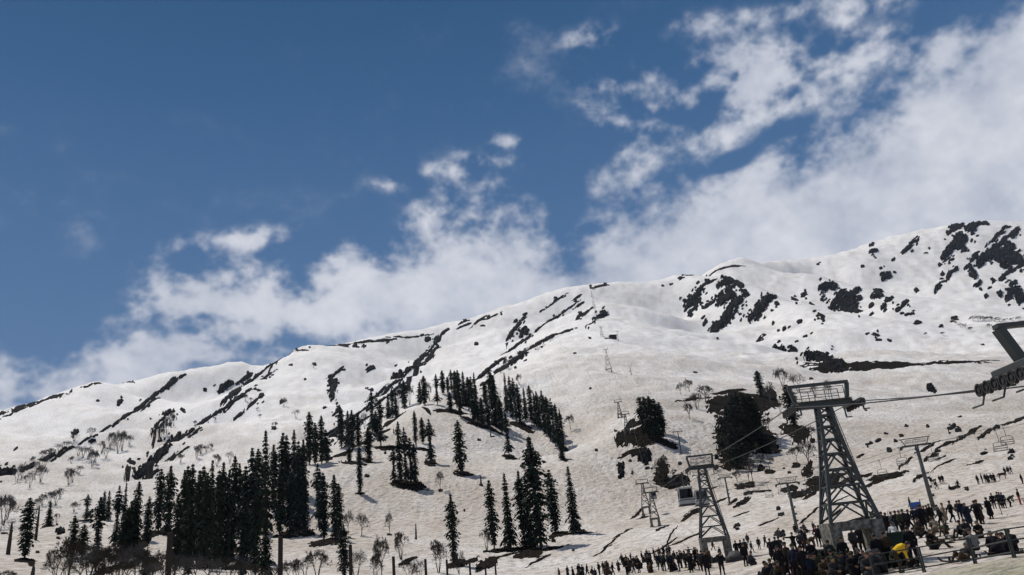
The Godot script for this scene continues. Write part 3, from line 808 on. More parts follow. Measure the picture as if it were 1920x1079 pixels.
	[835, 770, 44, 5, -3, 1], [845, 772, 60, 6, -6, 1], [880, 787, 40, 5, -22, 1], [905, 800, 60, 6, -16, 1], [935, 812, 40, 4, -30, 1], [925, 796, 40, 6, -20, 1], [872, 760, 50, 6, -8, 1], [985, 803, 36, 8, -20, 1], [970, 795, 30, 8, -10, 1], [1020, 800, 60, 6, -32, 1], [1045, 826, 50, 6, -42, 1], [1030, 815, 40, 5, -35, 1], [800, 768, 22, 5, -40, 1], [788, 758, 20, 4, 10, 1], [745, 785, 60, 4, 28, 1], [715, 812, 40, 4, 25, 1], [670, 835, 60, 5, 22, 1], [640, 852, 50, 6, 20, 1], [612, 862, 40, 5, 18, 1], [660, 868, 50, 6, -8, 1], [690, 866, 30, 6, -20, 1], [727, 840, 50, 6, 0, 1], [725, 842, 30, 7, -5, 1], [770, 842, 40, 5, -5, 1], [800, 845, 34, 5, -10, 1], [752, 908, 40, 14, -10, 1], [770, 912, 56, 14, -4, 1], [808, 870, 24, 10, -10, 1], [865, 888, 30, 8, -10, 1], [875, 890, 24, 7, -12, 1], [955, 858, 26, 9, -10, 1], [1057, 862, 20, 6, -30, 1], [675, 926, 18, 4, 0, 1], [688, 893, 10, 5, 0, 0], [722, 850, 5, 4, 0, 0], [924, 819, 9, 2, 0, 1], [898, 826, 3, 6, 80, 0],
	[612, 1018, 60, 16, 18, 1], [635, 1005, 30, 10, 10, 1], [540, 1005, 60, 12, 10, 1], [570, 1002, 36, 12, 5, 1], [680, 1006, 10, 5, 0, 1], [765, 1052, 36, 7, 25, 1], [730, 1004, 10, 4, 0, 1], [779, 1011, 6, 3, 0, 1], [826, 921, 9, 4, 0, 1], [902, 910, 8, 3, 0, 1], [871, 958, 4, 3, 0, 0],
	[935, 1033, 50, 7, 10, 1], [965, 1032, 50, 6, 8, 1], [995, 1037, 44, 14, -3, 1], [985, 1042, 40, 9, 5, 1], [1025, 1032, 60, 6, 14, 1], [1045, 1028, 40, 3, 16, 1], [950, 1042, 50, 4, 20, 1], [1048, 1003, 34, 8, 16, 1], [1065, 1001, 60, 4, 8, 1], [1100, 999, 36, 2, 4, 1], [855, 1060, 40, 12, 18, 1], [880, 1055, 40, 6, 16, 1], [910, 1060, 40, 12, 12, 1], [925, 1050, 30, 5, 25, 1], [1005, 1055, 40, 3, 30, 1], [1020, 1046, 30, 3, 26, 1], [1075, 1033, 6, 3, 0, 0], [1038, 1015, 8, 5, 0, 0], [1010, 1013, 7, 4, 0, 0],  # earth at the tree feet, and the lone fir cast shadow painted as strips
	[45, 1052, 36, 10, 2, 1], [58, 1056, 14, 10, 30, 1], [112, 997, 17, 9, 8, 0], [70, 1036, 8, 3, 5, 0], [88, 988, 24, 3, 10, 1], [21, 997, 6, 3, 0, 0], [158, 977, 34, 3, 2, 1], [195, 975, 24, 3, 8, 1], [40, 990, 16, 4, 45, 0], [8, 1001, 16, 2, 4, 1],  # the earth under the trees also carries their painted shade
	[270, 1015, 60, 12, 32, 1], [240, 1040, 80, 16, 34, 1], [300, 1000, 50, 8, 25, 1], [250, 1060, 60, 10, 36, 1], [200, 1070, 70, 14, 30, 1], [290, 1070, 40, 5, 30, 1], [340, 1050, 60, 14, 20, 1], [400, 1060, 70, 16, 15, 1], [450, 1065, 80, 16, 8, 1], [330, 1000, 50, 12, 20, 1], [420, 1035, 90, 18, 10, 1],
]

func build_rocks():
	var big := []
	for i in patches.size(): big.append([patches[i][2] * patches[i][3], i])
	rng.seed = 101
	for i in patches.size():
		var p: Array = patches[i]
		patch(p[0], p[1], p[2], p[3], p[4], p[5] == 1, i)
	# smaller stones strewn round the outcrops
	var loose := begin()
	for i in patches.size():
		var p: Array = patches[i]
		if p[5] == 1 or p[2] < 14: continue
		for k in (4 if p[3] > 7 else 2):
			if rng.randf() < 0.4: continue
			var a := deg_to_rad(p[4])
			var u: float = rng.randf_range(-0.9, 0.9) * p[2] * 0.6
			var v: float = rng.randf_range(0.8, 1.7) * p[3] * (1 if rng.randf() < 0.5 else -1)
			patch(p[0] + u * cos(a) - v * sin(a), p[1] - u * sin(a) - v * cos(a), rng.randf_range(3, 8), rng.randf_range(2, 3.5), p[4] + rng.randf_range(-20, 20), false, i + 1000 + k, loose)
	var lo := part(M.mountain, "scattered_stones", finish(loose), M.rock)
	tag(lo, "", "", "", "stuff")
	print("mountain parts ", M.mountain.get_child_count(), " ground ", M.ground.get_child_count())

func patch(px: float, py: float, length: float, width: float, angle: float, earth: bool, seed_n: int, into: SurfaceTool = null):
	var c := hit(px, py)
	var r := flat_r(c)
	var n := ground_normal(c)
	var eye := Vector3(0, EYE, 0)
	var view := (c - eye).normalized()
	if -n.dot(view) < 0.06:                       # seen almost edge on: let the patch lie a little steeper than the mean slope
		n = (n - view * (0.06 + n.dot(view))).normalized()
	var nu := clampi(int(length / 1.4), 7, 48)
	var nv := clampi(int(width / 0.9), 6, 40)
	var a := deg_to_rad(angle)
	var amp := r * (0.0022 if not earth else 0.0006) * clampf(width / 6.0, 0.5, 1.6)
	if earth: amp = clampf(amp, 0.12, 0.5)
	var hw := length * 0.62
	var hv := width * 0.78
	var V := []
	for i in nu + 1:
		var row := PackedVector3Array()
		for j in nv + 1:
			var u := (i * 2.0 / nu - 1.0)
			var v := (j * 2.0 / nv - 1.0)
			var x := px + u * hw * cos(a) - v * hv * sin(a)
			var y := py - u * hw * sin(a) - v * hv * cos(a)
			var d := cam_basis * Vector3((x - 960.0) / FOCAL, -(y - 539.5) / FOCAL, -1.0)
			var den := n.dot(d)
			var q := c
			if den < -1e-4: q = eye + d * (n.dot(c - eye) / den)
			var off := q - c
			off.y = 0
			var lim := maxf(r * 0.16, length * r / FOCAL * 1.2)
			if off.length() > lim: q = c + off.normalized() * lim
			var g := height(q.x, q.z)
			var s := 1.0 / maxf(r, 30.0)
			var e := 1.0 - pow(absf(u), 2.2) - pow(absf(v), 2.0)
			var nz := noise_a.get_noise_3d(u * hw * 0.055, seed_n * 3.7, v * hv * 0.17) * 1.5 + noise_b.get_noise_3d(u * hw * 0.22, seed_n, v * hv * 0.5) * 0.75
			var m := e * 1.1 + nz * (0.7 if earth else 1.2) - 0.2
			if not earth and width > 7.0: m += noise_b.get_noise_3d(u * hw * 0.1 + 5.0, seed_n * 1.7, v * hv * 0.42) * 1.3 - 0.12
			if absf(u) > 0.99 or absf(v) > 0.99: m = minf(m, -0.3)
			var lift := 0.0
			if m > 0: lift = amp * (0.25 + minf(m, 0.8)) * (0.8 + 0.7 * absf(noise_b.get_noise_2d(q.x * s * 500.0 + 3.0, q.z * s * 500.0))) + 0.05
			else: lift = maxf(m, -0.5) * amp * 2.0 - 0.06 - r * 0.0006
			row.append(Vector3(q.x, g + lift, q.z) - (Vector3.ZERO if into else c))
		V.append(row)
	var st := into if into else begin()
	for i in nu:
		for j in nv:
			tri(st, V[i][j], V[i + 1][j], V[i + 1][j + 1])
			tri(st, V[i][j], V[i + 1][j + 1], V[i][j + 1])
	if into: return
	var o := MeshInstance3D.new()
	o.name = "earth_or_painted_shade" if earth else "rock_or_painted_shade"  # either kind also holds shade painted as dark strips and patches
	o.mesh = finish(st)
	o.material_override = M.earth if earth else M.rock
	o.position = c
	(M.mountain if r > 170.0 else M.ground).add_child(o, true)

# ---------------------------------------------------------------- firs
# [x of the foot, y of the foot, y of the top, width in pixels]
var fir_stands := {
	"the front group below the knoll": [[927, 1030, 898, 22], [957, 1029, 885, 25], [984, 1027, 880, 24], [996, 1026, 890, 24], [1015, 1028, 814, 46], [1042, 1001, 878, 26]],
	"the stand crowning the knoll": [[820, 760, 701, 14], [831, 740, 694, 12], [840, 738, 706, 9], [845, 771, 735, 12], [847, 736, 693, 11], [856, 760, 694, 14], [864, 785, 692, 15], [872, 760, 696, 15], [880, 762, 706, 15], [889, 795, 705, 15], [895, 790, 697, 14], [905, 799, 745, 15], [911, 762, 718, 13], [917, 801, 750, 14], [924, 770, 688, 18], [932, 798, 702, 24], [941, 812, 745, 16], [952, 775, 698, 12]],
	"the row down the knoll's right flank": [[961, 786, 704, 14], [969, 793, 707, 15], [976, 796, 718, 14], [987, 788, 726, 13], [998, 792, 721, 15], [1007, 800, 735, 14], [1013, 806, 732, 15], [1024, 818, 730, 15], [1032, 826, 742, 16], [1042, 838, 745, 16], [1050, 846, 755, 14], [1058, 846, 764, 10], [1055, 862, 820, 12]],
	"the stand on the knoll's left shoulder": [[640, 840, 762, 16], [653, 838, 770, 17], [661, 842, 768, 17], [672, 838, 775, 15], [655, 866, 838, 11], [674, 867, 838, 12], [692, 866, 800, 20], [698, 815, 732, 20], [706, 822, 770, 16], [714, 838, 748, 20], [729, 785, 738, 13], [736, 784, 728, 15], [743, 782, 730, 12], [758, 767, 713, 18], [788, 757, 716, 14], [797, 760, 704, 16]],
	"the scattered trees on the knoll face": [[675, 926, 845, 12], [780, 838, 769, 10], [793, 832, 782, 13], [808, 870, 785, 20], [865, 888, 787, 24], [955, 858, 772, 19], [852, 1058, 924, 23], [1079, 1001, 872, 24]],
	"the clump amid the knoll face": [[739, 905, 838, 15], [751, 908, 788, 17], [762, 909, 800, 18], [772, 911, 820, 20], [779, 908, 830, 15]],
	"the row left of the open face": [[580, 872, 771, 18], [591, 872, 792, 17], [603, 870, 778, 17], [612, 868, 805, 17], [597, 985, 868, 22], [607, 1012, 885, 24], [628, 1014, 888, 20], [637, 1008, 905, 18], [645, 1085, 985, 24]],
	"the thick forest at left": [[436, 1040, 852, 24], [446, 1010, 868, 22], [457, 1045, 872, 24], [470, 1050, 838, 26], [482, 1010, 840, 24], [496, 1000, 805, 26], [513, 960, 832, 22], [524, 1005, 890, 24], [530, 950, 810, 22], [538, 940, 815, 20], [545, 1006, 885, 24], [551, 940, 805, 22], [560, 1002, 825, 22], [568, 930, 823, 20], [571, 998, 885, 18], [497, 1085, 970, 26], [296, 1000, 878, 20], [313, 1005, 872, 22], [338, 1060, 880, 26], [347, 1030, 872, 22], [355, 1040, 868, 22], [368, 1062, 880, 22], [376, 1045, 872, 22], [384, 1070, 885, 26], [393, 1020, 862, 22], [404, 1065, 880, 24], [413, 1040, 865, 24], [424, 1065, 880, 22], [327, 1080, 925, 22], [455, 1085, 930, 24], [352, 1085, 930, 24], [478, 1080, 920, 24]],
	"the far left shelf trees": [[45, 1049, 932, 24], [90, 988, 940, 13], [133, 1052, 966, 17], [153, 1046, 983, 19], [178, 1072, 931, 28], [161, 978, 927, 14], [192, 976, 920, 9], [201, 976, 920, 11], [215, 1030, 910, 19], [228, 1030, 905, 13], [240, 1040, 940, 22], [253, 1028, 901, 18], [247, 1040, 930, 22], [232, 1050, 955, 22], [275, 1016, 930, 17], [272, 1088, 1030, 24]],
	"the dense clump beside the piste": [[1210, 812, 744, 20], [1219, 822, 742, 20], [1228, 828, 740, 22], [1237, 824, 745, 22], [1245, 815, 752, 16]],
	"the dark thicket at mid-slope": [[1386, 815, 738, 20], [1394, 822, 732, 20], [1402, 815, 735, 21], [1410, 826, 733, 21], [1417, 818, 736, 21], [1424, 815, 744, 20], [1428, 828, 760, 18], [1376, 840, 758, 20], [1388, 850, 756, 20], [1399, 846, 760, 20], [1411, 844, 765, 20], [1366, 858, 778, 18], [1374, 876, 786, 18], [1383, 884, 792, 18], [1391, 870, 785, 18], [1402, 862, 790, 17], [1432, 848, 806, 18], [1442, 852, 814, 16]],
	"the pair behind the gondola tower": [[1429, 745, 693, 16], [1491, 803, 717, 26]],
}

func fir_meshes(seed_n: int, style: int) -> Array:
	var g := RandomNumberGenerator.new()
	g.seed = seed_n
	var st := begin()
	var h := 10.0
	var whorls := 46
	var lean := g.randf_range(-0.15, 0.15)
	var sway := g.randf() * TAU
	for w in whorls:
		var f := (w + g.randf() * 0.7) / whorls
		var lo := 0.07 if style != 1 else 0.14
		var y := h * lerpf(lo, 0.995, f)
		var prof := 0.0
		var foot := 0.5 + 0.5 * minf(1.0, f * 3.5)
		match style:
			0: prof = minf(1.0, pow((1.0 - f) * 3.0, 0.8)) * foot
			1: prof = minf(1.0, pow((1.0 - f) * 3.2, 0.7)) * (0.66 + 0.42 * sin(f * 9.0 + seed_n))
			2: prof = pow(1.0 - f, 0.7) * 1.12
			_: prof = minf(1.0, pow((1.0 - f) * 4.2, 0.75)) * 0.92 * foot
		prof *= 1.0 + 0.5 * noise_b.get_noise_2d(f * 7.0, seed_n * 3.1)
		var reach := (0.1 + prof) * g.randf_range(0.72, 1.12)
		var nb := g.randi_range(6, 9)
		var ph := g.randf() * TAU
		for k in nb:
			if g.randf() < (0.24 if style == 1 else 0.08): continue
			var t := ph + TAU * k / nb + g.randf_range(-0.3, 0.3)
			var L := reach * g.randf_range(0.6, 1.25)
			var dir := Vector3(cos(t), 0, sin(t))
			var side := Vector3(-sin(t), 0, cos(t))
			var droop := g.randf_range(0.25, 0.75) * (1.0 - f * 0.8)
			var base := Vector3(lean * f, y, 0)
			var segs := 2 if L < 0.45 else 3
			for s in segs:
				var s0 := s / float(segs)
				var s1 := (s + 1.25) / float(segs)
				var p0 := base + dir * L * s0 + Vector3.UP * (-droop * L * s0 * s0 + 0.08 * L)
				var p1 := base + dir * L * s1 + Vector3.UP * (-droop * L * s1 * s1 * 1.1)
				var wd := 0.15 + 0.3 * L * (1.0 - s0 * 0.55)
				var tilt := Vector3.UP * g.randf_range(-0.5, 0.5) * wd
				var mid := p0.lerp(p1, 0.45)
				tri(st, p0, mid + side * wd * 0.55 + tilt - Vector3.UP * 0.08, p1)
				tri(st, p0, p1, mid - side * wd * 0.55 - tilt - Vector3.UP * 0.08)
				if s > 0 or segs == 2:      # hanging sprays
					var hp := mid + side * g.randf_range(-0.5, 0.5) * wd
					var len := g.randf_range(0.16, 0.34)
					tri(st, hp - side * 0.09, hp + side * 0.09 + dir * 0.05, hp + Vector3(g.randf_range(-0.05, 0.05), -len, g.randf_range(-0.05, 0.05)))
	# leader
	for k in 4:
		var t := k * PI / 4
		var sd := Vector3(cos(t), 0, sin(t)) * 0.07
		tri(st, Vector3(lean, h * 0.96, 0) - sd, Vector3(lean, h * 0.96, 0) + sd, Vector3(lean, h * 1.005, 0))
	var tk := begin(true)
	tube(tk, [Vector3(0, -0.35, 0), Vector3(0, 0.25, 0), Vector3(lean * 0.4, h * 0.4, 0), Vector3(lean, h * 0.97, 0)], [0.17, 0.125, 0.09, 0.015], 7)
	return [finish(st), finish(tk)]

func build_firs():
	rng.seed = 55
	var kinds := []
	for k in 12: kinds.append(fir_meshes(300 + k, [0, 3, 0, 1, 3, 2][k % 6]))
	var proto := []
	for k in kinds.size():
		var o := Node3D.new()
		part(o, "trunk", kinds[k][1], M.fir_bark)
		part(o, "crown", kinds[k][0], M.fir_needles if k % 3 else M.fir_needles_blue)
		proto.append(o)
	for stand in fir_stands:
		var list: Array = fir_stands[stand].duplicate()
		list.sort_custom(func(p, q): return p[0] < q[0])
		var tops: Array = []
		for t in list: tops.append(t[1] - t[2])
		var n := 0
		for t in list:
			n += 1
			var p := hit(t[0], t[1])
			var r := flat_r(p)
			var top := ray(t[0], t[2])
			var tall := maxf(EYE + r * top.y - p.y, 3.0)
			var k := rng.randi() % proto.size()
			if stand.begins_with("the dark thicket") or stand.begins_with("the dense clump"): k = [0, 1, 4, 6, 7, 10][rng.randi() % 6]
			var o: Node3D = proto[k].duplicate()
			o.name = numbered("fir_tree")
			add_child(o)
			o.position = p - Vector3(0, 0.03, 0)
			var wide: float = t[3] * r / FOCAL / 2.0
			o.transform.basis = Basis(Vector3.UP, rng.randf() * TAU).scaled_local(Vector3(wide, tall / 10.0, wide))
			var size := "slender" if t[3] < 0.17 * (t[1] - t[2]) else ("broad" if t[3] > 0.27 * (t[1] - t[2]) else "columnar")
			var where := "%s from the left in %s" % [ordinal(n), stand]
			tag(o, "%s dark fir, %s" % [size, where], "tree", "firs of " + stand.trim_prefix("the "))
	for o in proto: o.free()
	# saplings, dead snags and stumps
	for s in [[14, 1040, 980, 0.3, "bare broken dead trunk standing alone at the far left edge"], [66, 1013, 950, 0.25, "thin dead trunk beside the leaning fir at far left"], [57, 1100, 1060, 0.22, "broken stump at the bottom edge below the leaning fir"], [902, 911, 893, 0.35, "short dead stump above the front group of firs"], [920, 820, 800, 0.3, "small dead stump right of centre on the knoll face"], [780, 1012, 982, 0.22, "thin leafless snag with one side branch on the knoll's lower face"], [738, 813, 803, 0.3, "tiny stump below the knoll's left shoulder trees"]]:
		var p := hit(s[0], s[1])
		var r := flat_r(p)
		var tall: float = EYE + r * ray(s[0], s[2]).y - p.y
		var o := thing("dead_tree", p, 0.0, s[4], "dead tree", "dead trunks and stumps")
		part(o, "trunk", tube_mesh([Vector3(0, -0.5, 0), Vector3(0.05, tall * 0.4, 0.0), Vector3(0.12, tall * 0.8, 0.05), Vector3(0.1, tall, 0.06)], [s[3] * 1.2, s[3], s[3] * 0.7, s[3] * 0.4], 7), M.fir_bark)
		for k in 3:
			var y := tall * (0.4 + 0.18 * k)
			var d := Vector3(cos(k * 2.3), 0.5, sin(k * 2.3)) * tall * 0.1
			part(o, "branch_stub", tube_mesh([Vector3(0.05, y, 0), Vector3(0.05, y, 0) + d], [s[3] * 0.3, s[3] * 0.1], 4), M.fir_bark)
	var pr := fir_meshes(411, 2)
	var i := 0
	for s in [[1012, 1014, 1004], [1037, 1016, 1006], [1108, 541, 533]]:
		if i == 2: break
		var p := hit(s[0], s[1])
		var r := flat_r(p)
		var tall: float = EYE + r * ray(s[0], s[2]).y - p.y
		var o := thing("fir_sapling", p, 0.0, ["tiny fir sapling between the trunks of the front firs", "tiny fir sapling right of the front firs"][i], "sapling", "saplings by the front firs")
		o.scale = Vector3(tall / 6.0, tall / 10.0, tall / 6.0)
		part(o, "trunk", pr[1], M.fir_bark)
		part(o, "crown", pr[0], M.fir_needles)
		i += 1

# ---------------------------------------------------------------- leafless trees
func grow(st: SurfaceTool, g: RandomNumberGenerator, p: Vector3, d: Vector3, len: float, rad: float, level: int, most: int, spread: float):
	var bend := Vector3(g.randf_range(-1, 1), g.randf_range(-0.3, 0.5), g.randf_range(-1, 1)) * 0.3
	var mid := p + d * len * 0.5
	var d2 := (d + bend).normalized()
	var e := mid + d2 * len * 0.5
	if level >= most:             # a spray of twigs
		for k in 6:
			var t := Vector3(g.randf_range(-1, 1), g.randf_range(-0.4, 1.0), g.randf_range(-1, 1)) * len * 0.55
			var q := p.lerp(e, g.randf())
			var s := (d + t).cross(Vector3(0.3, 0.2, 0.9)).normalized() * 0.046
			tri(st, q - s, q + s, q + d2 * len * 0.6 + t)
		return
	tube(st, [p, mid, e], [rad, rad * 0.85, rad * 0.68], 5 if level < 2 else 3, false)
	var n := 3 if level < 2 else g.randi_range(3, 4)
	for k in n:
		var t := TAU * k / n + g.randf() * 1.6
		var ax := d2.cross(Vector3(0.2, 0.15, 0.95)).normalized()
		var out := (ax * cos(t) + d2.cross(ax) * sin(t))
		var nd := (d2 + out * spread * g.randf_range(0.6, 1.3) + Vector3.UP * 0.1).normalized()
		var from := e if k == 0 else p.lerp(e, g.randf_range(0.4, 1.0))
		grow(st, g, from, nd, len * g.randf_range(0.58, 0.8), maxf(rad * 0.6, 0.022), level + 1, most, spread)

func bare_meshes(seed_n: int, style: int) -> Array:
	var g := RandomNumberGenerator.new()
	g.seed = seed_n
	var st := begin()
	var tk := begin(true)
	# normalised to 10 high
	if style == 0:        # single trunk, ascending fan
		tube(tk, [Vector3(0, -0.5, 0), Vector3(0.05, 0.4, 0), Vector3(0.1, 1.3, 0.1), Vector3(0.0, 2.4, 0.1)], [0.34, 0.25, 0.2, 0.17], 7)
		for k in 4:
			var t := k * 1.57 + g.randf()
			grow(st, g, Vector3(0, 1.6 + 0.25 * k, 0.1), Vector3(cos(t) * 0.62, 1.0, sin(t) * 0.62).normalized(), 2.4, 0.13, 0, 4, 0.72)
	elif style == 1:      # several stems
		for k in 4:
			var t := k * 1.6 + g.randf()
			var d := Vector3(cos(t) * 0.33, 1.0, sin(t) * 0.33).normalized()
			var b := Vector3(cos(t) * 0.25, -0.4, sin(t) * 0.25)
			tube(tk, [b, b + d * 1.6, b + d * 3.0], [0.19, 0.15, 0.12], 6)
			grow(st, g, b + d * 1.9, d, 2.4, 0.11, 0, 4, 0.75)
	else:                 # flat-topped crown on a bare stem
		tube(tk, [Vector3(0, -0.5, 0), Vector3(0.1, 1.5, 0), Vector3(-0.1, 3.6, 0.1)], [0.26, 0.19, 0.15], 6)
		for k in 5:
			var t := k * 1.26 + g.randf()
			grow(st, g, Vector3(-0.1, 3.2 + 0.1 * k, 0.1), Vector3(cos(t), 0.75, sin(t)).normalized(), 2.2, 0.1, 0, 4, 0.7)
	return [finish(st), finish(tk)]

# [x, y foot, y top, width, kind]
var bare_stands := {
	"the row at the knoll's foot": [[653, 1002, 952, 20, 0], [678, 1007, 954, 26, 0], [731, 1005, 953, 18, 0], [716, 1085, 998, 30, 0], [752, 1050, 994, 34, 1], [822, 1075, 1008, 40, 1], [826, 922, 880, 20, 0], [862, 1090, 1025, 30, 0], [913, 1034, 988, 26, 1], [595, 1085, 1028, 44, 1], [572, 1085, 1042, 30, 1], [667, 1090, 1026, 40, 1], [704, 1090, 1034, 34, 1], [768, 1095, 1045, 34, 1], [787, 1095, 1045, 26, 1], [540, 1090, 1048, 26, 0], [558, 1092, 1045, 26, 1]],
	"the brush along the bottom left": [[128, 1085, 1006, 50, 1], [105, 1095, 1030, 44, 1], [148, 1092, 1016, 46, 1], [165, 1085, 1016, 46, 1], [190, 1080, 1012, 44, 1], [205, 1090, 1006, 50, 1], [222, 1078, 1020, 40, 1], [236, 1095, 1016, 46, 1], [252, 1082, 1022, 40, 1], [266, 1095, 1026, 44, 1], [284, 1090, 1030, 40, 1], [304, 1095, 1028, 40, 1], [325, 1092, 1034, 40, 1], [345, 1095, 1033, 44, 1], [366, 1090, 1030, 40, 1], [388, 1095, 1033, 44, 1], [410, 1092, 1036, 40, 1], [432, 1095, 1038, 44, 1], [452, 1092, 1036, 40, 1], [472, 1095, 1042, 40, 1], [512, 1098, 1052, 34, 1], [95, 1060, 1030, 22, 1], [8, 1095, 1066, 34, 1], [150, 1060, 1015, 30, 1], [120, 1100, 1045, 40, 1], [176, 1100, 1040, 44, 1], [222, 1102, 1045, 44, 1], [282, 1102, 1050, 44, 1]],
	"the trees around the mid-slope thicket": [[1277, 740, 714, 17, 0], [1293, 735, 708, 18, 0], [1324, 755, 717, 30, 0], [1308, 768, 735, 26, 1], [1294, 787, 750, 16, 0], [1470, 728, 687, 26, 1], [1498, 735, 696, 28, 1], [1447, 760, 710, 28, 0], [1558, 755, 708, 18, 0], [1443, 812, 778, 22, 0], [1412, 905, 840, 26, 0], [1406, 910, 850, 20, 0], [1428, 878, 850, 22, 2], [1444, 882, 852, 26, 2], [1455, 850, 820, 22, 1], [1438, 845, 815, 26, 1], [1496, 870, 835, 24, 2], [1518, 878, 815, 34, 0], [1523, 826, 795, 18, 0], [1205, 765, 742, 18, 0], [1070, 806, 776, 20, 2], [1248, 892, 850, 26, 1], [1238, 896, 858, 22, 1], [1265, 895, 878, 14, 1], [1465, 775, 752, 18, 1], [1383, 905, 880, 16, 0], [1530, 745, 715, 16, 1]],
	"the birches on the left spurs": [[40, 897, 868, 16, 1], [55, 915, 880, 14, 1], [66, 890, 862, 14, 1], [75, 905, 870, 18, 1], [82, 880, 852, 16, 1], [30, 905, 875, 16, 1], [48, 905, 890, 12, 1], [82, 862, 843, 18, 1], [94, 858, 840, 16, 1], [110, 848, 832, 16, 1], [124, 842, 826, 16, 1], [138, 828, 812, 14, 1], [60, 872, 855, 12, 1], [128, 910, 875, 20, 1], [135, 905, 880, 16, 1], [147, 890, 872, 14, 1], [133, 870, 855, 12, 1], [146, 855, 835, 16, 1], [155, 858, 835, 16, 1], [165, 862, 836, 20, 1], [172, 876, 842, 18, 1], [178, 868, 845, 16, 1], [190, 852, 826, 14, 1], [198, 860, 835, 18, 1], [205, 838, 810, 14, 1], [210, 830, 810, 12, 1], [220, 850, 805, 18, 1], [228, 845, 806, 18, 1], [242, 835, 815, 14, 1], [170, 820, 800, 16, 1], [300, 822, 800, 16, 1], [312, 815, 780, 14, 1], [320, 802, 772, 14, 1], [325, 800, 775, 10, 1], [306, 815, 790, 14, 1]],
	"the birches above the left forest": [[368, 860, 835, 18, 1], [376, 852, 832, 16, 1], [386, 848, 836, 12, 1], [395, 844, 832, 12, 1], [406, 875, 850, 20, 1], [338, 868, 850, 14, 1], [515, 805, 790, 12, 1], [532, 762, 746, 14, 1], [555, 785, 766, 14, 1], [460, 752, 738, 10, 1], [402, 790, 782, 8, 1], [470, 755, 745, 8, 1], [482, 770, 764, 8, 1], [487, 785, 776, 8, 1], [365, 800, 788, 8, 1], [430, 868, 845, 16, 1], [588, 692, 678, 8, 1]],
	"the far left edge birches": [[5, 985, 925, 30, 1], [12, 975, 928, 24, 1], [78, 948, 925, 16, 1], [92, 945, 920, 20, 1], [104, 948, 916, 18, 1], [112, 935, 914, 14, 1], [70, 955, 932, 16, 1], [105, 980, 962, 10, 1], [138, 960, 940, 14, 1], [146, 955, 944, 8, 1]],
	"the birches along the summit spur": [[1032, 640, 631, 12, 1], [1018, 648, 639, 10, 1], [1004, 656, 645, 12, 1], [990, 662, 650, 14, 1], [975, 672, 658, 10, 1], [962, 682, 668, 16, 1], [950, 692, 670, 18, 1], [938, 700, 688, 10, 1], [985, 665, 652, 10, 1], [1012, 652, 641, 8, 1], [974, 722, 700, 16, 1], [768, 760, 716, 20, 1], [748, 765, 725, 14, 1], [805, 752, 715, 14, 1], [683, 805, 770, 16, 1]],
	"the clump on the far right slope": [[1826, 602, 592, 12, 2], [1836, 603, 591, 14, 2], [1846, 602, 592, 14, 2], [1856, 603, 593, 14, 2], [1866, 604, 594, 14, 2], [1876, 604, 595, 12, 2], [1812, 618, 605, 9, 2], [1802, 614, 606, 8, 2], [1857, 617, 606, 9, 2], [1886, 604, 597, 9, 2], [1822, 622, 612, 9, 2], [1792, 608, 598, 9, 2], [1738, 632, 622, 6, 2], [1769, 630, 622, 8, 2], [1898, 601, 596, 8, 2], [1912, 602, 592, 10, 2]],
}

func build_bare_trees():
	rng.seed = 77
	var kinds := [[], [], []]
	for s in 3:
		for k in 4: kinds[s].append(bare_meshes(700 + s * 20 + k, s))
	for stand in bare_stands:
		var list: Array = bare_stands[stand].duplicate()
		list.sort_custom(func(p, q): return p[0] < q[0])
		var n := 0
		for t in list:
			n += 1
			var p := hit(t[0], t[1])
			var r := flat_r(p)
			var tall := maxf(EYE + r * ray(t[0], t[2]).y - p.y, 0.8)
			var k: Array = kinds[t[4]][rng.randi() % 4]
			var far := r > 500.0
			var o := thing("bare_tree", p, 0.0, "leafless %s, %s from the left in %s" % ["grey birch" if far else "brown tree", ordinal(n), stand], "tree", stand.trim_prefix("the "))
			var box: AABB = k[0].get_aabb()
			var top := box.end.y
			var wide: float = t[3] * r / FOCAL / maxf(box.size.x, box.size.z) * 1.15
			o.transform.basis = Basis(Vector3.UP, rng.randf() * TAU).scaled_local(Vector3(wide, tall / top, wide))
			var tm: Material = M.twig_grey if far else M.bare_bark
			if stand.begins_with("the brush"):
				k = kinds[rng.randi() % 2][rng.randi() % 4]
				tall *= rng.randf_range(0.75, 1.15)
				tm = [M.twig_brown, M.bare_bark, M.twig_grey][rng.randi() % 3]
				o.scale.y = tall / k[0].get_aabb().end.y
			part(o, "trunk", k[1], M.bare_bark if not far else M.twig_grey)
			part(o, "crown", k[0], tm)

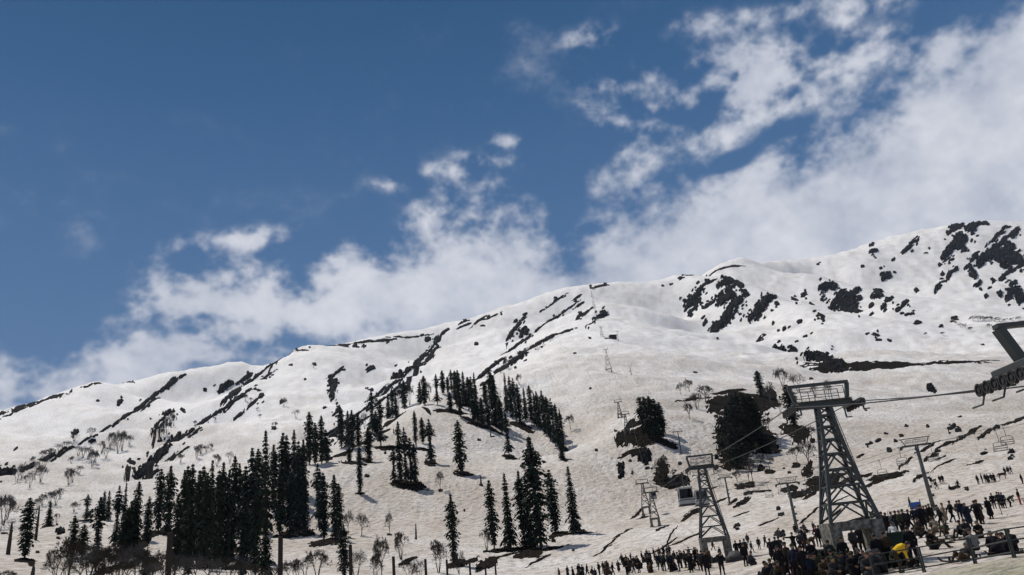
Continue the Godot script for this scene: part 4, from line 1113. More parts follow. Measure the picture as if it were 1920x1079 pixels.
# ---------------------------------------------------------------- ski lifts
func wheel_mesh(rad: float, wide: float) -> ArrayMesh:       # a sheave: grooved rim round a hub, axle along x
	var st := begin()
	var prof := [[0.0, 0.9], [0.35, 0.9], [0.36, 0.45], [0.74, 0.45], [0.75, 1.0], [1.0, 1.0], [0.88, 0.3], [0.88, -0.3], [1.0, -1.0], [0.75, -1.0], [0.74, -0.45], [0.36, -0.45], [0.35, -0.9], [0.0, -0.9]]
	var n := 16
	for k in n:
		var t0 := TAU * k / n
		var t1 := TAU * (k + 1) / n
		for i in prof.size() - 1:
			var a := Vector3(prof[i][1] * wide / 2, prof[i][0] * rad * cos(t0), prof[i][0] * rad * sin(t0))
			var b := Vector3(prof[i][1] * wide / 2, prof[i][0] * rad * cos(t1), prof[i][0] * rad * sin(t1))
			var c := Vector3(prof[i + 1][1] * wide / 2, prof[i + 1][0] * rad * cos(t1), prof[i + 1][0] * rad * sin(t1))
			var d := Vector3(prof[i + 1][1] * wide / 2, prof[i + 1][0] * rad * cos(t0), prof[i + 1][0] * rad * sin(t0))
			if i > 0: tri(st, a, b, c)
			if i < prof.size() - 2: tri(st, a, c, d)
			elif i == prof.size() - 2: tri(st, a, b, c)
	return finish(st)

# local axes of a tower: x across the line, y up, z along the line
func gondola_tower(at: Vector3, yaw: float, tall: float, full: bool, label: String, half := 1.75) -> Node3D:
	var o := thing("gondola_tower", at, yaw, label, "lift tower", "lattice towers of the gondola line")
	var ph := minf(2.6, tall * 0.26)
	var bw := 1.35 if full else 1.35 * tall / 10.0
	var tw := 0.34
	var c: Material = M.concrete
	var s: Material = M.dark_steel
	# concrete portal: two piers and a beam
	for sx in [-1.0, 1.0]:
		part(o, "pier", box_mesh(Vector3(sx * bw * 0.86, ph / 2 - 0.6, 0), Vector3(0.62, ph + 1.2, 1.7), 0.03), c)
		part(o, "pier_footing", box_mesh(Vector3(sx * bw * 0.86, -0.35, 0), Vector3(1.0, 1.3, 2.1), 0.03), c)
	part(o, "portal_beam", box_mesh(Vector3(0, ph - 0.24, 0), Vector3(bw * 1.72 - 0.66, 0.5, 1.5), 0.03), c)
	# lattice mast
	var y0 := ph
	var y1 := tall
	var levels := 8 if full else 5
	var corners := func(y: float) -> Array:
		var f := (y - y0) / (y1 - y0)
		var w := tw + (bw - tw) * pow(1.0 - f, 1.45)
		var d := 0.26 + 0.54 * pow(1.0 - f, 1.45)
		return [Vector3(-w, y, -d), Vector3(w, y, -d), Vector3(w, y, d), Vector3(-w, y, d)]
	var ys := []
	for k in levels + 1: ys.append(lerpf(y0, y1, 1.0 - pow(1.0 - k / float(levels), 1.25)))
	var leg_w := 0.17 if full else 0.2
	for q in 4:
		for k in levels:
			var a: Vector3 = corners.call(ys[k])[q]
			var b: Vector3 = corners.call(ys[k + 1])[q]
			bar(o, "leg", a - Vector3(0, 0.05 if k == 0 else 0.0, 0), b, leg_w, leg_w, s)
	var bw2 := 0.085 if full else 0.12
	for k in levels:
		var lo: Array = corners.call(ys[k])
		var hi: Array = corners.call(ys[k + 1])
		for q in 4:
			var q2 := (q + 1) % 4
			if k > 0: bar(o, "crossbar", lo[q], lo[q2], bw2 * 1.15, bw2 * 1.15, s)
			if k < levels - 3 or not full:
				var mid: Vector3 = (hi[q] + hi[q2]) * 0.5
				bar(o, "brace", lo[q], mid, bw2, bw2, s)
				bar(o, "brace", lo[q2], mid, bw2, bw2, s)
			else:
				bar(o, "brace", lo[q], hi[q2], bw2, bw2, s)
	# ladder
	if full:
		var la := Vector3(-bw - 0.12, y0 + 0.2, 0)
		var lb := Vector3(-tw - 0.14, y1, 0)
		for dz in [-0.17, 0.17]: bar(o, "ladder_rail", la + Vector3(0, 0, dz), lb + Vector3(0, 0, dz), 0.035, 0.035, M.galvanised_steel)
		for k in 20:
			var p := la.lerp(lb, (k + 0.5) / 20.0)
			bar(o, "ladder_rung", p - Vector3(0, 0, 0.17), p + Vector3(0, 0, 0.17), 0.025, 0.025, M.galvanised_steel)
	tower_head(o, y1, half, s, 6 if full else 0)
	return o

func tower_head(o: Node3D, y: float, half: float, s: Material, wheels: int):
	part(o, "crossarm", box_mesh(Vector3(0, y + 0.17, 0), Vector3(half * 2.0, 0.36, 0.4), 0.02), s)
	# the lifting frame above
	var fy := y + 1.3
	for sx in [-1.0, 1.0]:
		bar(o, "lifting_post", Vector3(sx * half * 0.86, y + 0.34, 0), Vector3(sx * half * 0.98, fy, 0), 0.2, 0.22, s)
	bar(o, "lifting_beam", Vector3(-half * 1.02, fy + 0.08, 0), Vector3(half * 1.02, fy + 0.08, 0), 0.17, 0.2, s)
	# work platform railing
	if wheels > 0:
		for z in [-0.45, 0.45]:
			for x in [-0.9, -0.35, 0.35, 0.9]: bar(o, "railing_post", Vector3(x * half * 0.8, y + 0.3, z), Vector3(x * half * 0.8, y + 1.1, z), 0.035, 0.035, M.galvanised_steel)
			for h in [0.7, 1.1]: bar(o, "railing_bar", Vector3(-half * 0.72, y + h, z), Vector3(half * 0.72, y + h, z), 0.035, 0.035, M.galvanised_steel)
		for z in [-0.3, 0.3]: bar(o, "platform", Vector3(-half * 0.95, y + 0.37, z), Vector3(half * 0.95, y + 0.37, z), 0.035, 0.26, M.galvanised_steel)
	for sx in [-1.0, 1.0]:
		var n := maxi(wheels, 2)
		var step := 0.44
		var long := n * step
		var b := bar(o, "sheave_beam", Vector3(sx * half, y + 0.08, -long / 2), Vector3(sx * half, y + 0.08, long / 2), 0.14, 0.16, s)
		b.name = b.name
		for k in n:
			part(o, "sheave", M.sheave, M.rubber, Transform3D(Basis(), Vector3(sx * (half + 0.16), y - 0.04, (k - (n - 1) / 2.0) * step)))
		if wheels > 0:
			for z in [-long / 2, long / 2]:
				bar(o, "rope_catcher", Vector3(sx * (half + 0.02), y + 0.05, z), Vector3(sx * (half + 0.02), y - 0.5, z), 0.07, 0.09, s)
				bar(o, "rope_catcher", Vector3(sx * (half + 0.02), y - 0.5, z), Vector3(sx * (half + 0.36), y - 0.5, z), 0.06, 0.08, s)

func chair_tower(at: Vector3, yaw: float, tall: float, full: bool, label: String) -> Node3D:
	var o := thing("chairlift_tower", at, yaw, label, "lift tower", "tubular towers of the chairlift")
	var g: Material = M.galvanised_steel
	var rad := 0.27
	part(o, "footing", box_mesh(Vector3(0, -0.25, 0), Vector3(1.1, 1.1, 1.1), 0.04), M.concrete)
	part(o, "pole", tube_mesh([Vector3(0, 0.25, 0), Vector3(0, tall * 0.5, 0), Vector3(0, tall, 0)], [rad, rad * 0.9, rad * 0.78], 16), g)
	part(o, "flange", tube_mesh([Vector3(0, 0.29, 0), Vector3(0, 0.36, 0)], [rad * 1.6, rad * 1.6], 16), g)
	var half := 1.75
	var s: Material = M.dark_steel
	part(o, "crossarm", box_mesh(Vector3(0, tall + 0.11, 0), Vector3(half * 2.0, 0.24, 0.26), 0.02), s)
	for sx in [-1.0, 1.0]:
		bar(o, "lifting_post", Vector3(sx * half * 0.74, tall + 0.2, 0), Vector3(sx * half * 0.96, tall + 1.0, 0), 0.1, 0.1, s)
		bar(o, "sheave_beam", Vector3(sx * half, tall - 0.02, -1.1), Vector3(sx * half, tall - 0.02, 1.1), 0.12, 0.16, s)
		for k in 4: part(o, "sheave", M.sheave, M.rubber, Transform3D(Basis(), Vector3(sx * (half + 0.15), tall - 0.1, (k - 1.5) * 0.5)))
	bar(o, "lifting_beam", Vector3(-half * 1.1, tall + 1.05, 0), Vector3(half * 1.1, tall + 1.05, 0), 0.1, 0.1, s)
	if full:
		for z in [-0.4, 0.4]:
			for k in 9: bar(o, "railing_post", Vector3((k - 4) * 0.3, tall + 0.2, z), Vector3((k - 4) * 0.3, tall + 0.85, z), 0.03, 0.03, g)
			for h in [0.55, 0.85]: bar(o, "railing_bar", Vector3(-1.25, tall + h, z), Vector3(1.25, tall + h, z), 0.03, 0.03, g)
		for dx in [-0.16, 0.16]: bar(o, "ladder_rail", Vector3(dx, 0.9, rad + 0.12), Vector3(dx, tall, rad + 0.06), 0.03, 0.03, g)
		for k in 22: bar(o, "ladder_rung", Vector3(-0.16, 1.0 + k * (tall - 1.0) / 22.0, rad + 0.12 - k * 0.0027), Vector3(0.16, 1.0 + k * (tall - 1.0) / 22.0, rad + 0.12 - k * 0.0027), 0.02, 0.02, g)
		for k in 3: part(o, "junction_box", box_mesh(Vector3(-rad - 0.12, 1.8 + k * 1.1, 0), Vector3(0.24, 0.32, 0.22), 0.01), s)
	return o

func lift_chair(top: Vector3, yaw: float, label: String):
	# a double chair: hung from the rope at its top
	var drop := 2.35
	var o := thing("lift_chair", top - Vector3(0, drop, 0), yaw, label, "chairlift chair", "chairs of the chairlift")
	var s: Material = M.galvanised_steel
	part(o, "grip", box_mesh(Vector3(0, drop, 0), Vector3(0.12, 0.14, 0.4), 0.01), M.dark_steel)
	part(o, "hanger", tube_mesh([Vector3(0, drop, 0), Vector3(0, drop - 0.3, -0.22), Vector3(0, drop - 0.8, -0.34), Vector3(0, 1.05, -0.3)], [0.032, 0.032, 0.032, 0.032], 6), s)
	var loop := []
	for p in [[-0.62, 0.1], [-0.66, 0.5], [-0.6, 0.9], [-0.4, 1.03], [0.4, 1.03], [0.6, 0.9], [0.66, 0.5], [0.62, 0.1]]: loop.append(Vector3(p[0], p[1], -0.28))
	var rr := []
	for k in loop.size(): rr.append(0.03)
	part(o, "frame", tube_mesh(loop, rr, 6), s)
	for sx in [-1.0, 1.0]:
		part(o, "armrest", tube_mesh([Vector3(sx * 0.65, 0.42, -0.27), Vector3(sx * 0.65, 0.45, 0.12), Vector3(sx * 0.62, 0.1, 0.22)], [0.025, 0.025, 0.025], 5), s)
	for k in 3: part(o, "seat_slat", box_mesh(Vector3(0, 0.12, -0.2 + k * 0.17), Vector3(1.24, 0.05, 0.15), 0.01), M.dark_steel)
	for k in 2: part(o, "back_slat", box_mesh(Vector3(0, 0.36 + k * 0.22, -0.25), Vector3(1.2, 0.07, 0.04), 0.01), M.dark_steel)
	part(o, "safety_bar", tube_mesh([Vector3(-0.6, 0.95, -0.25), Vector3(-0.6, 0.62, 0.25), Vector3(0.6, 0.62, 0.25), Vector3(0.6, 0.95, -0.25)], [0.022, 0.022, 0.022, 0.022], 5), s)

func gondola_cabin(top: Vector3, yaw: float, label: String):
	var drop := 3.6
	var o := thing("gondola_cabin", top - Vector3(0, drop, 0), yaw, label, "gondola cabin", "cabins of the gondola line")
	part(o, "grip", box_mesh(Vector3(0, drop, 0), Vector3(0.16, 0.2, 0.5), 0.02), M.dark_steel)
	part(o, "hanger", tube_mesh([Vector3(0, drop, 0), Vector3(0.0, drop - 0.5, 0.3), Vector3(0, 2.3, 0.3), Vector3(0, 2.0, 0)], [0.06, 0.06, 0.06, 0.06], 8), M.galvanised_steel)
	var b := part(o, "body", box_mesh(Vector3(0, 0.45, 0), Vector3(1.7, 0.8, 1.7), 0.16), M.cabin_paint)
	part(b, "bumper", box_mesh(Vector3(0, 0.1, 0), Vector3(1.78, 0.14, 1.78), 0.05), M.rubber)
	part(b, "skirt_stripe", box_mesh(Vector3(0, 0.62, 0), Vector3(1.712, 0.08, 1.712), 0.0), M.dark_steel)
	part(o, "roof", box_mesh(Vector3(0, 1.9, 0), Vector3(1.62, 0.22, 1.62), 0.1), M.cabin_paint)
	for sx in [-1.0, 1.0]:
		for sz in [-1.0, 1.0]: bar(o, "corner_post", Vector3(sx * 0.76, 0.8, sz * 0.76), Vector3(sx * 0.7, 1.84, sz * 0.7), 0.1, 0.1, M.cabin_paint)
		part(o, "window", box_mesh(Vector3(sx * 0.745, 1.32, 0), Vector3(0.012, 0.96, 1.34), 0.0), M.cabin_glass)
		part(o, "window", box_mesh(Vector3(0, 1.32, sx * 0.745), Vector3(1.34, 0.96, 0.012), 0.0), M.cabin_glass)
		bar(o, "door_post", Vector3(sx * 0.8, 0.82, 0), Vector3(sx * 0.74, 1.82, 0), 0.05, 0.06, M.dark_steel)
	part(o, "bench", box_mesh(Vector3(0, 0.92, 0), Vector3(1.4, 0.1, 0.5), 0.02), M.dark_steel)

func rope_line(called: String, pts: Array, sag: float, rad: float, label: String, category := "cable", group := ""):
	var all := []
	for i in pts.size() - 1:
		var a: Vector3 = pts[i]
		var b: Vector3 = pts[i + 1]
		var L := a.distance_to(b)
		for k in 10:
			var t := k / 10.0
			all.append(a.lerp(b, t) - Vector3(0, sag * L * 4.0 * t * (1.0 - t), 0) - pts[0])
	all.append(pts[-1] - pts[0])
	var rr := []
	for k in all.size(): rr.append(rad)
	var o := MeshInstance3D.new()
	o.name = numbered(called)
	o.mesh = tube_mesh(all, rr, 6)
	o.material_override = M.rope
	add_child(o)
	o.position = pts[0]
	tag(o, label, category, group)

func yaw_of(a: Vector3, b: Vector3) -> float:
	return atan2(b.x - a.x, b.z - a.z)

func rope_at(a: Vector3, b: Vector3, t: float, sag: float) -> Vector3:
	return a.lerp(b, t) - Vector3(0, sag * a.distance_to(b) * 4.0 * t * (1.0 - t), 0)

func build_lifts():
	M.sheave = wheel_mesh(0.22, 0.13)
	# gondola line: the near tower stands past the right edge of the photograph
	var feet := [Vector3(19.5, 0, -23.4), hit(1613, 1058), hit(1347, 1054), hit(1230, 988), hit(1213, 965), hit(1177, 814), hit(1163, 783), hit(1142, 697), hit(1129, 631), hit(1119, 601), hit(1114, 577), hit(1110, 557)]
	feet[0].y = height(feet[0].x, feet[0].z)
	var tops := [0, 765, 880, 925, 908, 778, 755, 656, 614, 573, 560, 547]
	var names := ["close gondola tower head with a row of black sheaves at the right edge", "tallest lattice gondola tower rising from the crowd on a concrete portal", "second lattice gondola tower with cabins passing it, left of the tallest", "lattice gondola tower in front of a pair on the lower piste", "lattice gondola tower behind its twin on the lower piste", "lattice gondola tower left of the dense fir clump, lower of two", "lattice gondola tower above and left of the dense fir clump", "tall thin gondola tower alone on the middle of the piste", "small gondola tower beside the chairlift's upper station", "gondola tower beside the rocks under the summit", "tiny gondola tower second below the summit", "tiny gondola tower just below the summit"]
	var heads := []
	var yaws := []
	for i in feet.size():
		var a: Vector3 = feet[maxi(i - 1, 0)]
		var b: Vector3 = feet[mini(i + 1, feet.size() - 1)]
		if i == 1: a = feet[1] + (feet[1] - feet[2]) * 0.1
		var yaw := yaw_of(a, b)
		if i < 2: yaw = yaw_of(Vector3(17.6, 0, -24), feet[2])
		var r := flat_r(feet[i])
		var tall := 7.0
		if i > 0: tall = EYE + r * tan_top(feet[i], tops[i]) - feet[i].y
		if i == 0: near_head(feet[0], yaw, names[0])
		else: gondola_tower(feet[i], yaw, tall, i < 3, names[i], halves(i))
		heads.append(feet[i] + Vector3(0, tall, 0))
		yaws.append(yaw)
	var left := []
	var right := []
	for i in heads.size():
		var c := Vector3(cos(yaws[i]), 0, -sin(yaws[i]))
		var half := halves(i) + 0.16
		left.append(heads[i] - c * half + Vector3(0, 0.2, 0))
		right.append(heads[i] + c * half + Vector3(0, 0.2, 0))
	# the track on the viewer's left in the photograph is the one the near head carries
	var la := left if left[1].x < right[1].x else right
	var ra := right if left[1].x < right[1].x else left
	var vec: Vector3 = M.near_rope
	la[0] = vec
	ra[0] = vec + (ra[1] - la[1])
	rope_line("haul_rope", la, 0.006, 0.03, "gondola rope running up the left side of the lattice towers", "cable", "gondola ropes")
	rope_line("haul_rope", ra, 0.006, 0.03, "gondola rope running up the right side of the lattice towers", "cable", "gondola ropes")
	gondola_cabin(rope_at(la[2], la[3], 0.05, 0.006), yaws[2], "grey gondola cabin hanging left of the second lattice tower")
	gondola_cabin(rope_at(ra[2], ra[3], 0.16, 0.006), yaws[2], "grey gondola cabin half hidden behind the second lattice tower")
	gondola_cabin(rope_at(ra[3], ra[4], 0.6, 0.006), yaws[3], "small dark gondola cabin between the paired towers on the lower piste")
	# chairlift
	var cf := [hit(1752, 957), hit(1496, 998), hit(1369, 947), hit(1278, 851), hit(1184, 703), hit(1160, 640)]
	var ct := [837, 908, 897, 810, 687, 622]
	var cn := ["tubular chairlift tower rising from the standing crowd, two chairs beside it", "tubular chairlift tower left of the tallest gondola tower", "tubular chairlift tower right of the second gondola tower", "slim chairlift tower on the slope right of the dense fir clump", "tiny chairlift tower on the upper piste", "tiny chairlift tower at the upper station"]
	var ch := []
	var cy := []
	for i in cf.size():
		var a: Vector3 = cf[maxi(i - 1, 0)]
		var b: Vector3 = cf[mini(i + 1, cf.size() - 1)]
		if i == 0: a = cf[0] + (cf[0] - cf[1]) * 0.2
		var yaw := yaw_of(a, b)
		if i == 0: yaw = yaw_of(Vector3.ZERO, cf[0]) + 0.15
		if i == 1: yaw = yaw_of(Vector3.ZERO, cf[1]) + 0.1
		var tall: float = EYE + flat_r(cf[i]) * tan_top(cf[i], ct[i]) - cf[i].y
		chair_tower(cf[i], yaw, tall, i < 3, cn[i])
		ch.append(cf[i] + Vector3(0, tall, 0))
		cy.append(yaw)
	# one more pole behind the second gondola tower
	var pf := hit(1319, 942)
	chair_tower(pf, cy[2], EYE + flat_r(pf) * tan_top(pf, 892) - pf.y, false, "tubular chairlift tower half hidden behind the second gondola tower")
	var cl := []
	var cr := []
	# the rope comes in from below the right edge
	var far_right := polar(ray(2000, 758).x, 96.0, EYE + 96.0 * ray(2000, 758).y)
	var far_right2 := polar(ray(2000, 776).x, 92.0, EYE + 92.0 * ray(2000, 776).y)
	cl.append(far_right)
	cr.append(far_right2)
	for i in ch.size():
		var c := Vector3(cos(cy[i]), 0, -sin(cy[i]))
		cl.append(ch[i] - c * 1.9 + Vector3(0, 0.13, 0))
		cr.append(ch[i] + c * 1.9 + Vector3(0, 0.13, 0))
	if cl[1].x < cr[1].x:
		var t = cl[1]
		cl[1] = cr[1]
		cr[1] = t
	for i in range(2, cl.size()):
		if cl[i].distance_to(cl[i - 1]) + cr[i].distance_to(cr[i - 1]) > cr[i].distance_to(cl[i - 1]) + cl[i].distance_to(cr[i - 1]):
			var t = cl[i]
			cl[i] = cr[i]
			cr[i] = t
	rope_line("chair_rope", cl, 0.008, 0.022, "chairlift rope passing the far side of the tubular towers", "cable", "chairlift ropes")
	rope_line("chair_rope", cr, 0.008, 0.022, "chairlift rope passing the near side of the tubular towers", "cable", "chairlift ropes")
	var face: float = cy[0]
	lift_chair(rope_at(cl[0], cl[1], 0.42, 0.008), face, "empty double chair hanging right of the near chairlift tower, right one")
	lift_chair(rope_at(cr[0], cr[1], 0.36, 0.008), face, "empty double chair hanging right of the near chairlift tower, left one")
	lift_chair(cl[1] - (cl[1] - cl[2]) * 0.015, face, "empty double chair just right of the near chairlift tower's pole")
	lift_chair(cr[1] - (cr[1] - cr[2]) * 0.015, face, "empty double chair just left of the near chairlift tower's pole")
	var spots := [[cl, 1, 0.34, "empty double chair behind the tallest gondola tower, right one"], [cr, 1, 0.4, "empty double chair behind the tallest gondola tower, left one"], [cl, 1, 0.94, "double chair nearest the right of the second chairlift tower"], [cr, 2, 0.1, "double chair just left of the second chairlift tower, first of four"], [cl, 2, 0.2, "double chair left of the second chairlift tower, second of four"], [cr, 2, 0.42, "double chair left of the second chairlift tower, third of four"], [cl, 2, 0.55, "double chair left of the second chairlift tower, fourth of four"], [cl, 2, 0.9, "double chair beside the third chairlift tower, right one"], [cr, 2, 0.95, "double chair beside the third chairlift tower, left one"]]
	for s in spots: lift_chair(rope_at(s[0][s[1]], s[0][s[1] + 1], s[2], 0.008), cy[mini(s[1], 5)], s[3])
	for i in [3, 4]:
		for k in 7: lift_chair(rope_at((cl if k % 2 else cr)[i], (cl if k % 2 else cr)[i + 1], (k + 0.5) / 7.0, 0.008), cy[i], "tiny empty chair on the %s chairlift span, %s from below" % ["steep" if i == 3 else "upper", ordinal(k + 1)])
	# upper station and summit hut
	var sp := hit(1150, 636)
	var so := thing("lift_station", sp, 0.3, "small dark chairlift top station on the upper piste", "lift station")
	var sw := 9.0
	part(so, "wall", box_mesh(Vector3(0, 2.0, 0), Vector3(sw, 5.0, 6.0), 0.05), M.weathered_wood)
	part(so, "roof", box_mesh(Vector3(0, 5.0, 0), Vector3(sw + 2.0, 0.7, 8.0), 0.1), M.dark_steel)
	part(so, "ramp", box_mesh(Vector3(-9.0, 0.6, 0), Vector3(9.0, 1.6, 4.0), 0.1), M.weathered_wood)
	var tp := hit(1108, 541)
	var to := thing("summit_station", tp, 0.0, "small tower-like summit station on the skyline", "lift station")
	part(to, "wall", box_mesh(Vector3(0, 4.5, 0), Vector3(7.0, 11.0, 6.0), 0.1), M.dark_steel)
	part(to, "roof", box_mesh(Vector3(0, 10.4, 0), Vector3(9.0, 1.0, 8.0), 0.1), M.dark_steel)
	part(to, "mast", tube_mesh([Vector3(1, 10, 0), Vector3(1, 15, 0)], [0.7, 0.4], 6), M.dark_steel)

func halves(i: int) -> float:
	return 1.75 if i < 2 else (1.35 if i == 2 else 1.9)

func tan_top(p: Vector3, py: float) -> float:          # tangent of the elevation at which the column above p crosses the pixel row
	var az := atan2(p.x, -p.z)
	var lo := -0.2
	var hi := 0.9
	for k in 30:
		var m := (lo + hi) / 2
		var d := cam_basis.transposed() * Vector3(sin(az), m, -cos(az))
		if 539.5 - FOCAL * d.y / -d.z > py: lo = m
		else: hi = m
	return (lo + hi) / 2

func near_head(at: Vector3, yaw: float, label: String):
	# only the left end of this tower's head reaches into the photograph; its rope end is at M.near_rope
	var a := ray(1905, 722)
	var r := 27.5
	var rope := polar(a.x, r, EYE + r * a.y)
	M.near_rope = rope
	var c := Vector3(cos(yaw), 0, -sin(yaw))
	if c.x < 0: c = -c
	var base := rope + c * 2.0
	base.y = height(base.x, base.z)
	var o := thing("gondola_tower", base, yaw, label, "lift tower", "lattice towers of the gondola line")
	var sgn := 1.0 if Vector3(cos(yaw), 0, -sin(yaw)).x > 0 else -1.0
	var y := rope.y - base.y
	var s: Material = M.dark_steel
	for sx in [-1.0, 1.0]:
		part(o, "pier", box_mesh(Vector3(sx * 1.1, 0.9, 0), Vector3(0.6, 3.0, 1.6), 0.03), M.concrete)
		for sz in [-1.0, 1.0]: bar(o, "leg", Vector3(sx * 1.1, 2.3, sz * 0.6), Vector3(sx * 0.35, y + 0.2, sz * 0.26), 0.17, 0.17, s)
		for k in 4:
			var f0 := k / 4.0
			var f1 := (k + 1) / 4.0
			bar(o, "brace", Vector3(lerpf(1.1, 0.35, f0) * sx, lerpf(2.3, y, f0), -0.5), Vector3(-lerpf(1.1, 0.35, f1) * sx, lerpf(2.3, y, f1), -0.3), 0.08, 0.08, s)
	part(o, "crossarm", box_mesh(Vector3(0, y + 0.5, 0), Vector3(3.6, 0.4, 0.42), 0.02), s)
	for sx in [-1.0, 1.0]:
		var x: float = sx * 1.8
		bar(o, "lifting_post", Vector3(sx * 1.55, y + 0.6, 0.0), Vector3(sx * 1.98, y + 1.75, 0.0), 0.24, 0.34, s)
		part(o, "channel_beam", box_mesh(Vector3(x, y + 0.48, 0), Vector3(0.26, 0.36, 2.3), 0.02), s)
		for k in 9:
			part(o, "sheave", M.sheave, M.rubber, Transform3D(Basis(), Vector3(sx * 2.0, y + 0.24, (k - 4) * 0.46)))
		for k in 4:
			part(o, "rocker", box_mesh(Vector3(sx * 1.88, y + 0.28, (k - 1.5) * 0.95), Vector3(0.08, 0.16, 0.7), 0.02), s)
		for z in [-1.9, -0.6, 0.7, 1.9]:
			bar(o, "rope_catcher", Vector3(sx * 1.88, y + 0.1, z), Vector3(sx * 1.95, y - 0.2, z + 0.12), 0.04, 0.05, s)
			bar(o, "rope_catcher", Vector3(sx * 1.95, y - 0.2, z + 0.12), Vector3(sx * 1.95, y - 0.2, z + 0.75), 0.04, 0.05, s)
		bar(o, "handrail", Vector3(sx * 1.7, y + 0.85, -2.1), Vector3(sx * 1.7, y + 0.85, -1.2), 0.04, 0.04, s)
		bar(o, "handrail_post", Vector3(sx * 1.7, y + 0.45, -1.6), Vector3(sx * 1.7, y + 0.85, -1.6), 0.04, 0.04, s)
		bar(o, "handrail_post", Vector3(sx * 1.7, y + 0.45, -1.75), Vector3(sx * 1.7, y + 0.85, -1.75), 0.04, 0.04, s)
	bar(o, "lifting_beam", Vector3(-2.05, y + 1.82, 0), Vector3(2.05, y + 1.82, 0), 0.14, 0.3, s)

# ---------------------------------------------------------------- fences, boards and sledges
func panel(a: Vector3, b: Vector3, label: String):
	var o := thing("railing_panel", a, 0.0, label, "railing", "dark metal railing panels at the lower right")
	var d := b - a
	var f: Material = M.fence_paint
	bar(o, "post", Vector3(0, -0.4, 0), Vector3(0, 1.05, 0), 0.06, 0.06, f)
	bar(o, "post", d + Vector3(0, -0.4, 0), d + Vector3(0, 1.05, 0), 0.06, 0.06, f)
	for h in [0.2, 0.62, 1.02]: bar(o, "rail", Vector3(0, h, 0), d + Vector3(0, h, 0), 0.05, 0.05, f)

func sledge(at: Vector3, yaw: float, label: String):
	var o := thing("sledge", at, yaw, label, "sledge", "wooden sledges on the snow")
	var w: Material = M.weathered_wood
	for sx in [-0.22, 0.22]:
		part(o, "runner", tube_mesh([Vector3(sx, 0.0, 0.75), Vector3(sx, 0.0, -0.5), Vector3(sx, 0.06, -0.75), Vector3(sx, 0.24, -0.88)], [0.03, 0.03, 0.03, 0.025], 5), w)
		for z in [-0.4, 0.1, 0.6]: bar(o, "strut", Vector3(sx, 0.02, z), Vector3(sx, 0.17, z), 0.04, 0.05, w)
	for k in 5: part(o, "slat", box_mesh(Vector3(-0.24 + k * 0.12, 0.185, 0.1), Vector3(0.1, 0.025, 1.3), 0.005), w)

